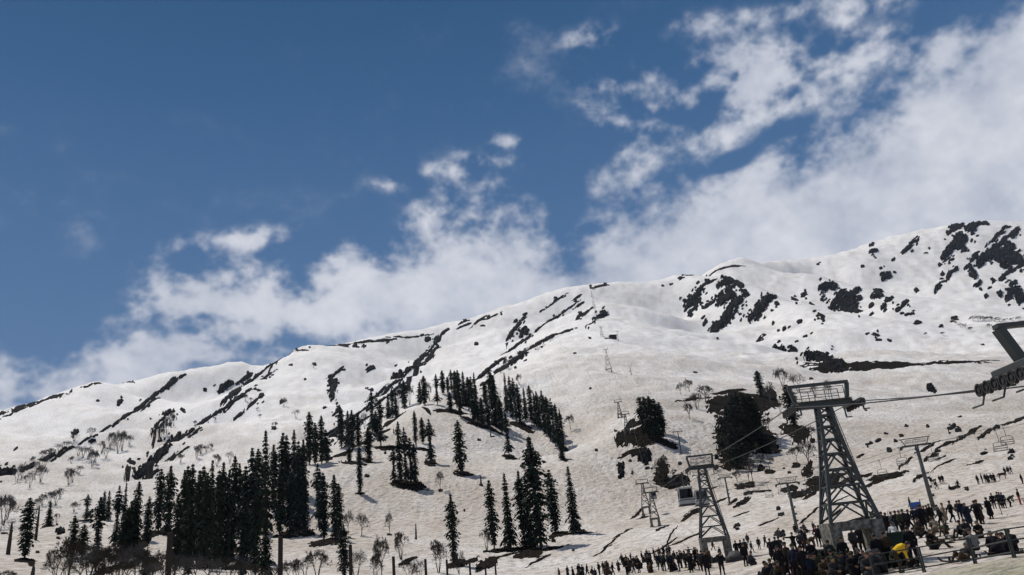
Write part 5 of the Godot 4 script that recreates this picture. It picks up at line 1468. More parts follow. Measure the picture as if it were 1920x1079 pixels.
func build_site():
	# posts of a wire fence that runs away from the viewer at the left
	var posts := [[318, 1000, 17.5, 0.06], [525, 1006, 23.5, 0.07], [656, 1022, 33.0, 0.075], [737, 1044, 52.0, 0.1], [797, 1049, 66.0, 0.11], [837, 1050, 80.0, 0.11], [880, 1054, 92.0, 0.12], [909, 1053, 104.0, 0.12], [928, 1056, 116.0, 0.13]]
	var last := Vector3.ZERO
	for i in posts.size():
		var p: Array = posts[i]
		var a := ray(p[0], p[1])
		var foot := polar(a.x, p[2], height_polar(a.x, p[2]))
		var tall: float = EYE + p[2] * a.y - foot.y
		var o := thing("fence_post", foot, 0.0, "dark wooden fence post at the bottom edge, %s from the left" % ordinal(i + 1), "post", "fence posts along the bottom left")
		part(o, "shaft", tube_mesh([Vector3(0, -0.4, 0), Vector3(0, tall * 0.5, 0), Vector3(0.01, tall - 0.03, 0), Vector3(0.012, tall, 0)], [p[3] * 1.08, p[3], p[3] * 0.95, p[3] * 0.8], 9), M.post_wood)
		part(o, "staple", box_mesh(Vector3(0, tall * 0.75, p[3]), Vector3(0.03, 0.05, 0.02), 0.0), M.dark_steel)
	# railing panels
	var pa := [[1640, 1089], [1734, 1074], [1830, 1058], [1903, 1047], [1990, 1034]]
	var nm := ["railing panel furthest left, in front of the seated crowd", "railing panel between the crowd and the lone seated figure", "railing panel with a grey-jacketed figure behind it", "railing panel at the right edge of the picture"]
	for i in 4:
		var a := hit(pa[i][0] + 2, pa[i][1])
		var b := hit(pa[i + 1][0] - 2, pa[i + 1][1])
		panel(a, b, nm[i])
	# queue rail behind the standing crowd
	var q := []
	for p in [[1668, 975], [1752, 980], [1800, 978], [1840, 974], [1880, 966], [1925, 956], [1990, 944]]: q.append(hit(p[0], p[1]))
	var o2 := thing("queue_rail", q[0], 0.0, "long dark rail behind the standing crowd at right", "rail")
	for i in q.size():
		bar(o2, "post", q[i] - q[0] - Vector3(0, 0.3, 0), q[i] - q[0] + Vector3(0, 1.05, 0), 0.05, 0.05, M.fence_paint)
		if i: bar(o2, "rail", q[i - 1] - q[0] + Vector3(0, 1.03, 0), q[i] - q[0] + Vector3(0, 1.03, 0), 0.06, 0.06, M.fence_paint)
	# blue padded panel
	var bp := hit(1722, 968)
	var k := flat_r(bp) / FOCAL
	var o3 := thing("blue_panel", bp, -0.42, "bright blue padded panel between two posts behind the crowd", "panel")
	part(o3, "pad", box_mesh(Vector3(0, 16 * k, 0), Vector3(15 * k, 11 * k, 0.12), 0.03), M.blue_vinyl)
	for sx in [-1.0, 1.0]: bar(o3, "post", Vector3(sx * 8 * k, -0.3, 0), Vector3(sx * 8 * k, 25 * k, 0), 0.1, 0.1, M.dark_steel)
	# dark green board
	var gp := hit(1688, 1046)
	var g := flat_r(gp) / FOCAL
	var o4 := thing("green_board", gp, -0.4, "dark green board standing among the seated crowd behind the yellow jacket", "board")
	part(o4, "panel", box_mesh(Vector3(0, 25 * g, 0), Vector3(50 * g, 24 * g, 0.06), 0.01), M.green_board)
	part(o4, "frame_bar", box_mesh(Vector3(0, 38 * g, 0), Vector3(52 * g, 2 * g, 0.1), 0.01), M.dark_steel)
	for sx in [-1.0, 1.0]: bar(o4, "post", Vector3(sx * 26 * g, -0.3, 0), Vector3(sx * 26 * g, 39 * g, 0), 0.07, 0.07, M.dark_steel)
	# second green box left of the tower
	var hp := hit(1548, 1052)
	var h := flat_r(hp) / FOCAL
	var o5 := thing("green_crate", hp, -0.3, "dark green crate behind the crowd left of the tallest tower", "crate")
	part(o5, "box", box_mesh(Vector3(0, 9 * h, 0), Vector3(24 * h, 18 * h, 12 * h), 0.03), M.green_board)
	for kk in 2: part(o5, "slat", box_mesh(Vector3(0, (6 + 5 * kk) * h, 6.3 * h), Vector3(18 * h, 1.0 * h, 0.03), 0.0), M.board_print)
	var sl := [[1735, 1002, 0.4, "wooden sledge behind the cloaked figure"], [1772, 1011, 1.2, "wooden sledge under the pair seated left of centre"], [1815, 1012, 1.3, "long wooden sledge under the seated trio"], [1852, 1008, 1.3, "wooden sledge jutting right of the seated trio"], [1765, 1020, 0.9, "wooden sledge just behind the railing, leftmost"], [1832, 1048, 1.4, "wooden sledge behind the grey-jacketed figure"], [1800, 1052, 1.0, "wooden sledge beside the reclining figure at the railing"], [1466, 1060, 0.6, "wooden sledge left of the seated crowd"], [1530, 1036, 1.3, "wooden sledge behind the crowd left of the tallest tower"], [1890, 1040, 1.2, "wooden sledge at the right end behind the railing"], [1868, 905, 0.8, "tiny sledge by the far group on the right slope"], [1400, 1040, 1.2, "small sledge right of the second gondola tower"]]
	for s in sl: sledge(hit(s[0], s[1]), s[2] + PI * 0.0, s[3])
	# heaps of covered gear at the second tower's foot
	for s in [[1326, 1056, 0.9, "dark covered heap at the left pier of the second tower"], [1350, 1054, 0.8, "dark covered heap between the piers of the second tower"], [1382, 1053, 1.1, "dark covered heap at the right pier of the second tower"]]:
		var p := hit(s[0], s[1])
		var oo := MeshInstance3D.new()
		oo.name = numbered("covered_heap")
		var st := begin(true)
		var nr := 6
		var ns := 14
		for i in nr:
			for j in ns:
				var pt := func(ii: int, jj: int) -> Vector3:
					var e := ii / float(nr) * PI / 2
					var t := TAU * (jj % ns) / ns
					var rr: float = s[2] * (1.0 + 0.25 * noise_b.get_noise_3d(cos(t) * 2 + s[0], e * 2, sin(t) * 2))
					return Vector3(cos(t) * cos(e) * rr, sin(e) * rr * 0.9 - 0.1, sin(t) * cos(e) * rr * 0.7)
				tri(st, pt.call(i, j), pt.call(i, j + 1), pt.call(i + 1, j + 1))
				tri(st, pt.call(i, j), pt.call(i + 1, j + 1), pt.call(i + 1, j))
		oo.mesh = finish(st)
		oo.material_override = M.rubber
		add_child(oo)
		oo.position = p
		tag(oo, s[3], "heap", "covered heaps at the second tower")

# ---------------------------------------------------------------- people: bodies as one surface round a posed skeleton (surface nets)
# bones: [from, to, radius from, radius to, group]; groups: 0 skin, 1 jacket, 2 trousers, 3 boots
func net(bones: Array, cell: float, blend: float) -> Array:
	var lo := Vector3.ONE * 99.0
	var hi := Vector3.ONE * -99.0
	for b in bones:
		for e in 2:
			var rr: float = maxf(b[2], b[3]) + blend + cell * 2.0
			lo = lo.min(b[e] - Vector3.ONE * rr)
			hi = hi.max(b[e] + Vector3.ONE * rr)
	var nx := int((hi.x - lo.x) / cell) + 2
	var ny := int((hi.y - lo.y) / cell) + 2
	var nz := int((hi.z - lo.z) / cell) + 2
	var F := PackedFloat32Array()
	F.resize(nx * ny * nz)
	F.fill(9.0)
	var near := PackedFloat32Array()
	near.resize(nx * ny * nz)
	near.fill(9.0)
	var G := PackedInt32Array()
	G.resize(nx * ny * nz)
	for b in bones:
		var a: Vector3 = b[0]
		var ab: Vector3 = b[1] - a
		var L2 := maxf(ab.length_squared(), 1e-8)
		var ra: float = b[2]
		var rb: float = b[3]
		var m := maxf(ra, rb) + blend + cell * 1.5
		var p0: Vector3 = (a.min(b[1]) - Vector3.ONE * m - lo) / cell
		var p1: Vector3 = (a.max(b[1]) + Vector3.ONE * m - lo) / cell
		for x in range(maxi(0, int(p0.x)), mini(nx, int(p1.x) + 2)):
			for y in range(maxi(0, int(p0.y)), mini(ny, int(p1.y) + 2)):
				var o := (x * ny + y) * nz
				for z in range(maxi(0, int(p0.z)), mini(nz, int(p1.z) + 2)):
					var p := lo + Vector3(x, y, z) * cell - a
					var t := clampf(p.dot(ab) / L2, 0.0, 1.0)
					var d := (p - ab * t).length() - lerpf(ra, rb, t)
					if d < near[o + z]:
						near[o + z] = d
						G[o + z] = b[4]
					var f := F[o + z]
					var h := maxf(blend - absf(f - d), 0.0) / blend
					F[o + z] = minf(f, d) - h * h * blend * 0.25
	var vid := {}
	var verts := []
	for x in nx - 1:
		for y in ny - 1:
			for z in nz - 1:
				var s := Vector3.ZERO
				var n := 0
				var c0 := (x * ny + y) * nz + z
				var v0 := F[c0] < 0.0
				var same := true
				for k in range(1, 8):
					if (F[c0 + (k & 1) * ny * nz + ((k >> 1) & 1) * nz + (k >> 2)] < 0.0) != v0:
						same = false
						break
				if same: continue
				for e in EDGES:
					var fa := F[c0 + (e[0] & 1) * ny * nz + ((e[0] >> 1) & 1) * nz + (e[0] >> 2)]
					var fb := F[c0 + (e[1] & 1) * ny * nz + ((e[1] >> 1) & 1) * nz + (e[1] >> 2)]
					if (fa < 0.0) != (fb < 0.0):
						var t := fa / (fa - fb)
						var pa := Vector3(e[0] & 1, (e[0] >> 1) & 1, e[0] >> 2)
						var pb := Vector3(e[1] & 1, (e[1] >> 1) & 1, e[1] >> 2)
						s += pa.lerp(pb, t)
						n += 1
				vid[c0] = verts.size()
				verts.append(lo + (Vector3(x, y, z) + s / n) * cell)
	var tris := [[], [], [], []]
	for c0 in vid:
		var z: int = c0 % nz
		var y: int = (c0 / nz) % ny
		var x: int = c0 / (nz * ny)
		var step := [ny * nz, nz, 1]
		for ax in 3:
			var c1: int = c0 + step[ax]
			if c1 >= F.size(): continue
			if (F[c0] < 0.0) == (F[c1] < 0.0): continue
			var u: int = step[(ax + 1) % 3]
			var v: int = step[(ax + 2) % 3]
			if not (vid.has(c0 - u) and vid.has(c0 - v) and vid.has(c0 - u - v)): continue
			var q := [vid[c0], vid[c0 - u], vid[c0 - u - v], vid[c0 - v]]
			var grp: int = G[c0] if F[c0] < 0.0 else G[c1]
			if F[c0] < 0.0: q.reverse()
			tris[grp].append_array([q[0], q[1], q[2], q[0], q[2], q[3]])
	return [verts, tris]

const EDGES := [[0, 1], [2, 3], [4, 5], [6, 7], [0, 2], [1, 3], [4, 6], [5, 7], [0, 4], [1, 5], [2, 6], [3, 7]]

func net_mesh(nets: Array, extras: Array) -> ArrayMesh:
	# joins several nets, each with a transform, into one mesh with one surface for each group; extras: [group, points, radii] tubes
	var me := ArrayMesh.new()
	for g in 4:
		var st := begin(true)
		var n := 0
		for e in nets:
			var t: Transform3D = e[1]
			var idx: Array = e[0][1][g]
			for i in idx: st.add_vertex(t * e[0][0][i])
			n += idx.size()
		for e in extras:
			if e[0] == g:
				tube(st, e[1], e[2], 5)
				n += 1
		if n == 0:
			tri(st, Vector3(0, 0.5, 0), Vector3(0.001, 0.5, 0), Vector3(0, 0.501, 0))
		st.index()
		st.generate_normals()
		st.commit(me)
	return me

func fingers(wrist: Vector3, dir: Vector3, palm: Vector3, thumb_side: Vector3) -> Array:
	# a palm is part of the arm's bone; five fingers of unequal length bend towards the palm, the thumb leaves the side
	var out := []
	var lens := [0.072, 0.082, 0.076, 0.06]
	for k in 4:
		var b := wrist + dir * 0.085 + thumb_side * (0.032 - 0.021 * k)
		var m: Vector3 = b + dir * lens[k] * 0.55 + palm * 0.012
		var e: Vector3 = m + dir * lens[k] * 0.3 + palm * lens[k] * 0.45
		out.append([0, [b - dir * 0.03, m, e], [0.0095, 0.0088, 0.0065]])
	var tb := wrist + dir * 0.03 + thumb_side * 0.034
	out.append([0, [tb - thumb_side * 0.01, tb + dir * 0.03 + thumb_side * 0.018, tb + dir * 0.06 + thumb_side * 0.012 + palm * 0.02], [0.012, 0.0105, 0.008]])
	return out

func head_net() -> Array:
	var b := [
		[Vector3(0, 0.0, -0.005), Vector3(0, 0.045, -0.01), 0.088, 0.09, 0], [Vector3(0, -0.06, 0.028), Vector3(0, -0.02, 0.03), 0.05, 0.062, 0],
		[Vector3(0, -0.03, 0.088), Vector3(0, 0.01, 0.09), 0.014, 0.008, 0], [Vector3(-0.022, -0.06, 0.076), Vector3(0.022, -0.06, 0.076), 0.009, 0.009, 0],
		[Vector3(-0.092, -0.015, -0.005), Vector3(-0.094, 0.02, -0.012), 0.012, 0.014, 0], [Vector3(0.092, -0.015, -0.005), Vector3(0.094, 0.02, -0.012), 0.012, 0.014, 0],
		[Vector3(-0.045, 0.028, 0.07), Vector3(0.045, 0.028, 0.07), 0.016, 0.016, 0], [Vector3(0, -0.16, -0.02), Vector3(0, -0.05, -0.01), 0.055, 0.052, 0],
	]
	return net(b, 0.014, 0.02)

func hair_mesh(cap: bool) -> ArrayMesh:
	var st := begin(true)
	var ring := []
	for i in 7:
		var e := lerpf(-0.55 if not cap else -0.1, PI / 2, i / 6.0)
		var row := []
		for j in 16:
			var t := TAU * j / 16.0
			var front := maxf(0.0, sin(t))
			var ee := e
			if not cap and e < 0.45: ee = lerpf(e, 0.5, front)
			var r := 0.108 if not cap else 0.116
			row.append(Vector3(cos(t) * cos(ee) * r * 0.94, sin(ee) * r * 1.05 + 0.04, sin(t) * cos(ee) * r - 0.012))
		ring.append(row)
	for i in 6:
		for j in 16:
			var k := (j + 1) % 16
			tri(st, ring[i][j], ring[i][k], ring[i + 1][k])
			tri(st, ring[i][j], ring[i + 1][k], ring[i + 1][j])
	return finish(st)

# a pose: hips, chest and head positions, then elbows, wrists, knees, ankles for the left (-x) and right (+x) side; facing +z
func pose(hips: Vector3, chest: Vector3, head: Vector3, el: Array, wr: Array, kn: Array, an: Array, coat: float) -> Dictionary:
	var up := (chest - hips).normalized()
	var b := []
	var ex := []
	var sh := chest + up * 0.06
	b.append([hips - Vector3(0.07, 0, 0), hips + Vector3(0.07, 0, 0), 0.135, 0.135, 2 if coat <= 0 else 1])
	b.append([hips + up * 0.1, chest - up * 0.1, 0.148, 0.165, 1])
	b.append([chest - Vector3(0.1, 0, 0), chest + Vector3(0.1, 0, 0), 0.125, 0.125, 1])
	b.append([sh, sh.lerp(head, 0.45), 0.09, 0.062, 1])
	for i in 2:
		var sx := -1.0 if i == 0 else 1.0
		var s := sh + Vector3(sx * 0.19, 0.0, 0)
		b.append([sh + Vector3(sx * 0.08, 0.02, 0), s, 0.085, 0.075, 1])
		b.append([s, el[i], 0.072, 0.058, 1])
		b.append([el[i], wr[i], 0.058, 0.043, 1])
		var dir: Vector3 = (wr[i] - el[i]).normalized()
		b.append([wr[i], wr[i] + dir * 0.075, 0.032, 0.034, 0])
		var inw := Vector3(-sx, 0, 0)
		if absf(dir.x) > 0.7: inw = Vector3(0, -1, 0)
		var ts := dir.cross(inw).normalized() * (-sx)
		ex.append_array(fingers(wr[i], dir, inw, ts))
		var hp := hips + Vector3(sx * 0.095, -0.03, 0)
		b.append([hp, kn[i], 0.105, 0.072, 2])
		b.append([kn[i], an[i], 0.07, 0.05, 2])
		var foot := Vector3(sx * 0.03, 0, 0.16)
		if (an[i] - kn[i]).normalized().y > -0.45: foot = Vector3(sx * 0.03, 0.15, 0.05)
		b.append([an[i] - Vector3(0, 0.03, 0), an[i] + foot - Vector3(0, 0.045, 0), 0.052, 0.045, 3])
	if coat > 0:       # a long coat or cloak hanging from the hips
		var low: Vector3 = (kn[0] + kn[1]) * 0.5
		low.y = maxf(hips.y - coat, 0.16)
		b.append([hips, low, 0.19, 0.22 + 0.05 * coat, 1])
		b.append([low - Vector3(0.09, 0, 0), low + Vector3(0.09, 0, 0), 0.17, 0.17, 1])
	var t := Transform3D(Basis(Vector3.RIGHT, clampf(-(head - sh).normalized().z * -0.5, -0.6, 0.6)), head)
	return {"mesh": net_mesh([[net(b, 0.036, 0.055), Transform3D()], [M.head, t]], ex), "head": t}

func v(x: float, y: float, z: float) -> Vector3:
	return Vector3(x, y, z)

func make_poses() -> Dictionary:
	M.head = head_net()
	var P := {}
	P.stand = pose(v(0, 0.92, 0), v(0, 1.3, 0.0), v(0, 1.6, 0.03), [v(-0.27, 1.08, -0.03), v(0.27, 1.08, -0.03)], [v(-0.26, 0.84, 0.08), v(0.26, 0.84, 0.08)], [v(-0.11, 0.49, 0.03), v(0.11, 0.49, 0.02)], [v(-0.12, 0.08, -0.02), v(0.12, 0.08, -0.02)], 0.0)
	P.pockets = pose(v(0, 0.92, 0), v(0, 1.3, 0.02), v(0.01, 1.59, 0.06), [v(-0.32, 1.08, -0.08), v(0.32, 1.09, -0.08)], [v(-0.2, 0.95, 0.1), v(0.2, 0.95, 0.1)], [v(-0.12, 0.49, 0.05), v(0.1, 0.49, 0.0)], [v(-0.14, 0.08, 0.04), v(0.11, 0.08, -0.05)], 0.0)
	P.coat = pose(v(0, 0.92, 0), v(0, 1.29, 0.02), v(0, 1.58, 0.05), [v(-0.28, 1.06, 0.0), v(0.28, 1.06, 0.0)], [v(-0.16, 0.98, 0.2), v(0.16, 0.98, 0.2)], [v(-0.1, 0.49, 0.03), v(0.1, 0.49, 0.0)], [v(-0.11, 0.08, -0.02), v(0.11, 0.08, 0.0)], 0.45)
	P.walk = pose(v(0, 0.9, 0), v(0, 1.28, 0.04), v(0, 1.57, 0.09), [v(-0.26, 1.06, 0.1), v(0.26, 1.06, -0.14)], [v(-0.22, 0.88, 0.28), v(0.25, 0.84, -0.2)], [v(-0.1, 0.5, -0.06), v(0.1, 0.51, 0.2)], [v(-0.11, 0.14, -0.32), v(0.11, 0.08, 0.24)], 0.0)
	P.arms_out = pose(v(0, 0.92, 0), v(0, 1.3, 0), v(0, 1.6, 0.02), [v(-0.47, 1.38, 0.0), v(0.47, 1.36, 0.0)], [v(-0.72, 1.4, 0.03), v(0.72, 1.38, 0.03)], [v(-0.13, 0.49, 0.03), v(0.13, 0.49, 0.02)], [v(-0.17, 0.08, -0.02), v(0.17, 0.08, -0.02)], 0.0)
	P.phone = pose(v(0, 0.92, 0), v(0, 1.3, 0.0), v(0, 1.59, 0.05), [v(-0.28, 1.12, 0.12), v(0.28, 1.12, 0.12)], [v(-0.09, 1.34, 0.3), v(0.09, 1.34, 0.3)], [v(-0.12, 0.49, 0.03), v(0.12, 0.49, 0.02)], [v(-0.14, 0.08, -0.02), v(0.14, 0.08, -0.02)], 0.0)
	P.bend = pose(v(0, 0.86, -0.12), v(0, 1.08, 0.22), v(0, 1.14, 0.5), [v(-0.22, 0.84, 0.32), v(0.22, 0.84, 0.32)], [v(-0.16, 0.6, 0.36), v(0.16, 0.6, 0.36)], [v(-0.12, 0.47, 0.02), v(0.12, 0.47, 0.04)], [v(-0.14, 0.08, -0.08), v(0.14, 0.08, -0.06)], 0.0)
	P.sit = pose(v(0, 0.24, 0), v(0, 0.6, -0.04), v(0, 0.9, 0.0), [v(-0.28, 0.42, 0.06), v(0.28, 0.42, 0.06)], [v(-0.15, 0.42, 0.3), v(0.15, 0.42, 0.3)], [v(-0.14, 0.46, 0.36), v(0.14, 0.48, 0.34)], [v(-0.14, 0.1, 0.62), v(0.14, 0.1, 0.6)], 0.0)
	P.crouch = pose(v(0, 0.34, -0.05), v(0, 0.68, 0.1), v(0, 0.95, 0.2), [v(-0.28, 0.5, 0.24), v(0.28, 0.5, 0.24)], [v(-0.1, 0.45, 0.42), v(0.1, 0.45, 0.42)], [v(-0.17, 0.5, 0.3), v(0.17, 0.5, 0.3)], [v(-0.15, 0.08, 0.08), v(0.15, 0.08, 0.08)], 0.16)
	P.bench = pose(v(0, 0.5, 0), v(0, 0.86, 0.04), v(0, 1.16, 0.1), [v(-0.27, 0.66, 0.1), v(0.27, 0.66, 0.1)], [v(-0.14, 0.58, 0.32), v(0.14, 0.58, 0.32)], [v(-0.13, 0.5, 0.42), v(0.13, 0.5, 0.42)], [v(-0.13, 0.08, 0.42), v(0.13, 0.08, 0.44)], 0.0)
	P.recline = pose(v(0, 0.17, 0), v(0, 0.4, -0.26), v(0, 0.62, -0.4), [v(-0.3, 0.22, -0.3), v(0.3, 0.24, -0.24)], [v(-0.34, 0.08, -0.5), v(0.2, 0.26, 0.0)], [v(-0.12, 0.4, 0.36), v(0.12, 0.34, 0.38)], [v(-0.14, 0.1, 0.68), v(0.14, 0.1, 0.72)], 0.0)
	return P

var cloth_defs := {
	"black": [0.012, 0.012, 0.014], "charcoal": [0.03, 0.03, 0.032], "navy": [0.013, 0.017, 0.03], "brown": [0.05, 0.035, 0.024], "grey": [0.14, 0.145, 0.15], "maroon": [0.045, 0.014, 0.018],
	"olive": [0.04, 0.042, 0.025], "tan": [0.2, 0.16, 0.12], "white": [0.5, 0.5, 0.49], "blue": [0.02, 0.035, 0.1], "yellow": [0.62, 0.4, 0.03], "teal": [0.02, 0.07, 0.075], "red": [0.3, 0.03, 0.03],
}
var poses := {}
var cloth := {}
var words := {"stand": "standing", "pockets": "standing", "coat": "standing", "walk": "walking", "arms_out": "arms spread", "phone": "arms raised", "bend": "bending", "sit": "sitting", "crouch": "huddled", "bench": "sitting", "recline": "reclining"}

func person(px: float, py: float, which: String, jacket: String, trousers: String, turn: float, size: float, where: String, group: String, cap := ""):
	var p := hit(px, py)
	var o := thing("person", p - Vector3(0, 0.015, 0), turn, "", "person", group)
	var short := "coat" if which == "coat" or which == "crouch" else "jacket"
	o.set_meta("label", "person in %s %s %s, %s" % [jacket, short, words[which] if which != "coat" else "standing", where])
	o.scale = Vector3.ONE * size
	var b := part(o, "body", poses[which].mesh, null)
	b.set_surface_override_material(0, M.skin)
	b.set_surface_override_material(1, cloth[jacket])
	b.set_surface_override_material(2, cloth[trousers])
	b.set_surface_override_material(3, M.boots)
	if cap != "": part(o, "cap", M.cap_mesh, cloth[cap], poses[which].head)
	else: part(o, "hair", M.hair_mesh, M.hair, poses[which].head)

func build_people():
	poses = make_poses()
	print("poses ", Time.get_ticks_msec())
	M.hair_mesh = hair_mesh(false)
	M.cap_mesh = hair_mesh(true)
	for k in cloth_defs:
		var c: Array = cloth_defs[k]
		cloth[k] = mat("cloth_" + k, lin(c[0], c[1], c[2]), 0.95)
	rng.seed = 909
	# [x, y of the feet, pose, jacket, trousers, turn]; turn 0 faces the viewer
	var rows := {
		"the standing row": [[1657, 1003, "stand", "black", "black", 2.6], [1663, 1006, "stand", "charcoal", "black", 3.0], [1670, 1005, "coat", "black", "black", 2.8], [1681, 1003, "coat", "grey", "charcoal", 3.3], [1689, 1003, "pockets", "black", "navy", 2.6], [1696, 1004, "stand", "olive", "black", 0.5], [1704, 1001, "pockets", "charcoal", "black", 3.5], [1710, 998, "walk", "black", "black", 1.2], [1720, 989, "stand", "navy", "black", 2.9], [1731, 993, "coat", "navy", "navy", 3.0], [1736, 994, "stand", "black", "black", 3.3], [1741, 986, "coat", "brown", "black", 2.7], [1747, 987, "stand", "brown", "black", 3.1], [1752, 988, "stand", "black", "black", 0.2], [1770, 992, "walk", "charcoal", "black", 4.4], [1775, 983, "coat", "tan", "brown", 1.1], [1789, 981, "walk", "black", "black", 1.6], [1803, 974, "stand", "brown", "navy", 2.8], [1810, 980, "stand", "navy", "navy", 3.1], [1821, 988, "coat", "navy", "black", 3.2], [1838, 984, "pockets", "black", "black", 2.2], [1843, 983, "coat", "brown", "black", 2.9], [1861, 974, "coat", "black", "black", 3.4], [1867, 955, "stand", "black", "black", 2.7]],
		"the right-end rail group": [[1878, 954, "stand", "charcoal", "black", 2.9], [1882, 953, "coat", "black", "black", 3.2], [1886, 954, "stand", "navy", "black", 2.5], [1897, 951, "bend", "olive", "black", 1.4], [1915, 947, "pockets", "black", "red", 1.0]],
		"the sledge sitters": [[1728, 1009, "recline", "charcoal", "black", 1.2], [1776, 1006, "sit", "olive", "brown", -0.9], [1806, 1007, "sit", "black", "black", -1.2], [1817, 1007, "crouch", "charcoal", "black", -0.7], [1840, 1009, "crouch", "black", "olive", -0.6], [1722, 1003, "crouch", "brown", "black", 0.6]],
		"the railing-end pair": [[1748, 1031, "crouch", "black", "olive", 0.2], [1760, 1030, "sit", "charcoal", "brown", 1.3]],
		"the line behind the railing": [[1810, 1053, "recline", "charcoal", "brown", -1.0], [1835, 1049, "bench", "grey", "black", 3.2], [1872, 1043, "crouch", "black", "black", 2.9], [1882, 1042, "sit", "charcoal", "black", 3.2], [1890, 1041, "sit", "black", "black", 2.9], [1903, 1039, "crouch", "black", "charcoal", 2.7]],
		"the row left of tallest tower": [[1537, 1025, "pockets", "maroon", "black", 2.9], [1543, 1026, "stand", "black", "black", 3.2], [1551, 1024, "stand", "charcoal", "black", 0.3], [1558, 1023, "walk", "black", "navy", 1.4], [1509, 1025, "stand", "black", "black", 1.1], [1493, 1042, "arms_out", "black", "black", 0.2], [1506, 1038, "stand", "charcoal", "black", 2.6], [1515, 1037, "walk", "black", "maroon", 1.2], [1522, 1038, "bend", "brown", "black", 1.5]],
		"the second chairlift tower group": [[1493, 1003, "stand", "black", "black", 2.7], [1510, 1001, "stand", "charcoal", "black", 2.9], [1514, 1001, "sit", "black", "black", 0.4], [1527, 999, "phone", "black", "black", 1.6]],
		"the figures right of second tower": [[1384, 1046, "coat", "black", "black", 2.8], [1394, 1047, "coat", "black", "black", 3.3], [1401, 1046, "stand", "charcoal", "black", 0.3], [1411, 1037, "walk", "black", "black", 1.2], [1404, 1023, "stand", "charcoal", "navy", 0.1], [1425, 1031, "stand", "black", "black", 2.9], [1437, 1027, "walk", "charcoal", "black", 0.5], [1450, 1050, "coat", "black", "black", 2.6], [1461, 1051, "stand", "black", "navy", 3.0], [1467, 1048, "coat", "charcoal", "black", 2.7], [1400, 1063, "stand", "black", "black", 0.4], [1408, 1062, "crouch", "charcoal", "black", 1.0]],
		"the figures round the second tower": [[1294, 1050, "arms_out", "charcoal", "black", 0.2], [1308, 1049, "phone", "black", "black", 0.9], [1338, 1033, "walk", "black", "black", 1.2], [1328, 1080, "stand", "black", "black", 2.9], [1356, 1080, "phone", "black", "black", 0.1], [1352, 1049, "stand", "black", "black", 0.6]],
		"the far figures upper right": [[1744, 926, "stand", "black", "black", 0.3], [1708, 951, "walk", "charcoal", "black", 0.9], [1748, 909, "stand", "black", "black", 2.8], [1753, 910, "bend", "black", "black", 1.4], [1765, 908, "stand", "charcoal", "black", 0.1], [1770, 907, "stand", "black", "black", 2.9], [1758, 918, "walk", "black", "black", 1.2], [1783, 920, "sit", "black", "black", 0.4], [1799, 918, "walk", "black", "black", 1.6], [1836, 909, "stand", "charcoal", "black", 0.3], [1844, 907, "stand", "black", "black", 1.2], [1851, 906, "stand", "black", "black", 2.9], [1856, 907, "coat", "charcoal", "black", 3.1], [1862, 905, "stand", "black", "black", 2.7], [1867, 905, "coat", "black", "black", 0.3], [1887, 892, "stand", "black", "black", 0.2], [1893, 890, "stand", "charcoal", "black", 2.8], [1898, 889, "walk", "black", "black", 1.4], [1919, 908, "stand", "black", "black", 0.5]],
	}
	for row in rows:
		var list: Array = rows[row].duplicate()
		list.sort_custom(func(a, b): return a[0] < b[0])
		var n := 0
		for q in list:
			n += 1
			var caps := ["", "", "", "black", "charcoal", "brown"]
			person(q[0], q[1], q[2], q[3], q[4], q[5], rng.randf_range(0.94, 1.04), "%s from left in %s" % [ordinal(n), row], row, caps[rng.randi() % 6])
	# the seated foreground crowd below the tallest tower
	var jackets := ["black", "black", "charcoal", "black", "olive", "brown", "black", "navy", "charcoal"]
	var front := []
	for k in 44:
		var x: float = 1440.0 + 275.0 * ((k * 0.618034) - floor(k * 0.618034))
		var y: float = 1062.0 + 26.0 * rng.randf() + (1700.0 - x) * 0.03
		if x < 1500: y = maxf(y, 1074.0 - (x - 1440.0) * 0.1)
		if x > 1575 and x < 1655: y = 1072.0 + rng.randf() * 12.0
		if x > 1672: y = 1064.0 + rng.randf() * 4.0
		front.append([x, y, ["sit", "crouch", "sit", "crouch", "bench", "sit", "crouch", "stand"][k % 8], jackets[rng.randi() % jackets.size()], "black", (PI if rng.randf() < 0.7 else 0.0) + rng.randf_range(-0.7, 0.7)])
	front.append([1645, 1072, "bench", "grey", "black", 3.1])
	front.append([1525, 1079, "crouch", "white", "black", 3.0])
	front.append([1497, 1085, "crouch", "maroon", "black", 2.9])
	front.append([1460, 1083, "sit", "blue", "navy", 2.8])
	front.append([1679, 1010, "crouch", "white", "black", 2.9])
	front.append([1757, 999, "crouch", "tan", "brown", 3.0])
	front.append([1622, 1042, "stand", "black", "black", 2.7])
	front.append([1608, 1046, "stand", "charcoal", "black", 0.3])
	front.append([1718, 1058, "stand", "black", "black", 2.8])
	front.append([1672, 1066, "stand", "brown", "black", 2.9])
	front.append([1655, 1070, "stand", "black", "black", 3.1])
	front.append([1590, 1072, "stand", "black", "black", 3.0])
	front.append([1565, 1075, "stand", "charcoal", "black", 3.2])
	front.append([1540, 1072, "crouch", "olive", "black", 3.2])
	front.sort_custom(func(a, b): return a[0] < b[0])
	for i in front.size():
		var q: Array = front[i]
		person(q[0], q[1], q[2], q[3], q[4], q[5], rng.randf_range(0.95, 1.05), "%s from left in the dense front crowd" % ordinal(i + 1), "dense crowd below the tallest tower", ["", "", "black", "olive", "", "charcoal"][rng.randi() % 6])
	person(1692, 1075, "bend", "yellow", "brown", 1.2, 1.05, "the only yellow one, among the front crowd", "dense crowd below the tallest tower", "")
	# the far dark crowd along the bottom edge
	var far := []
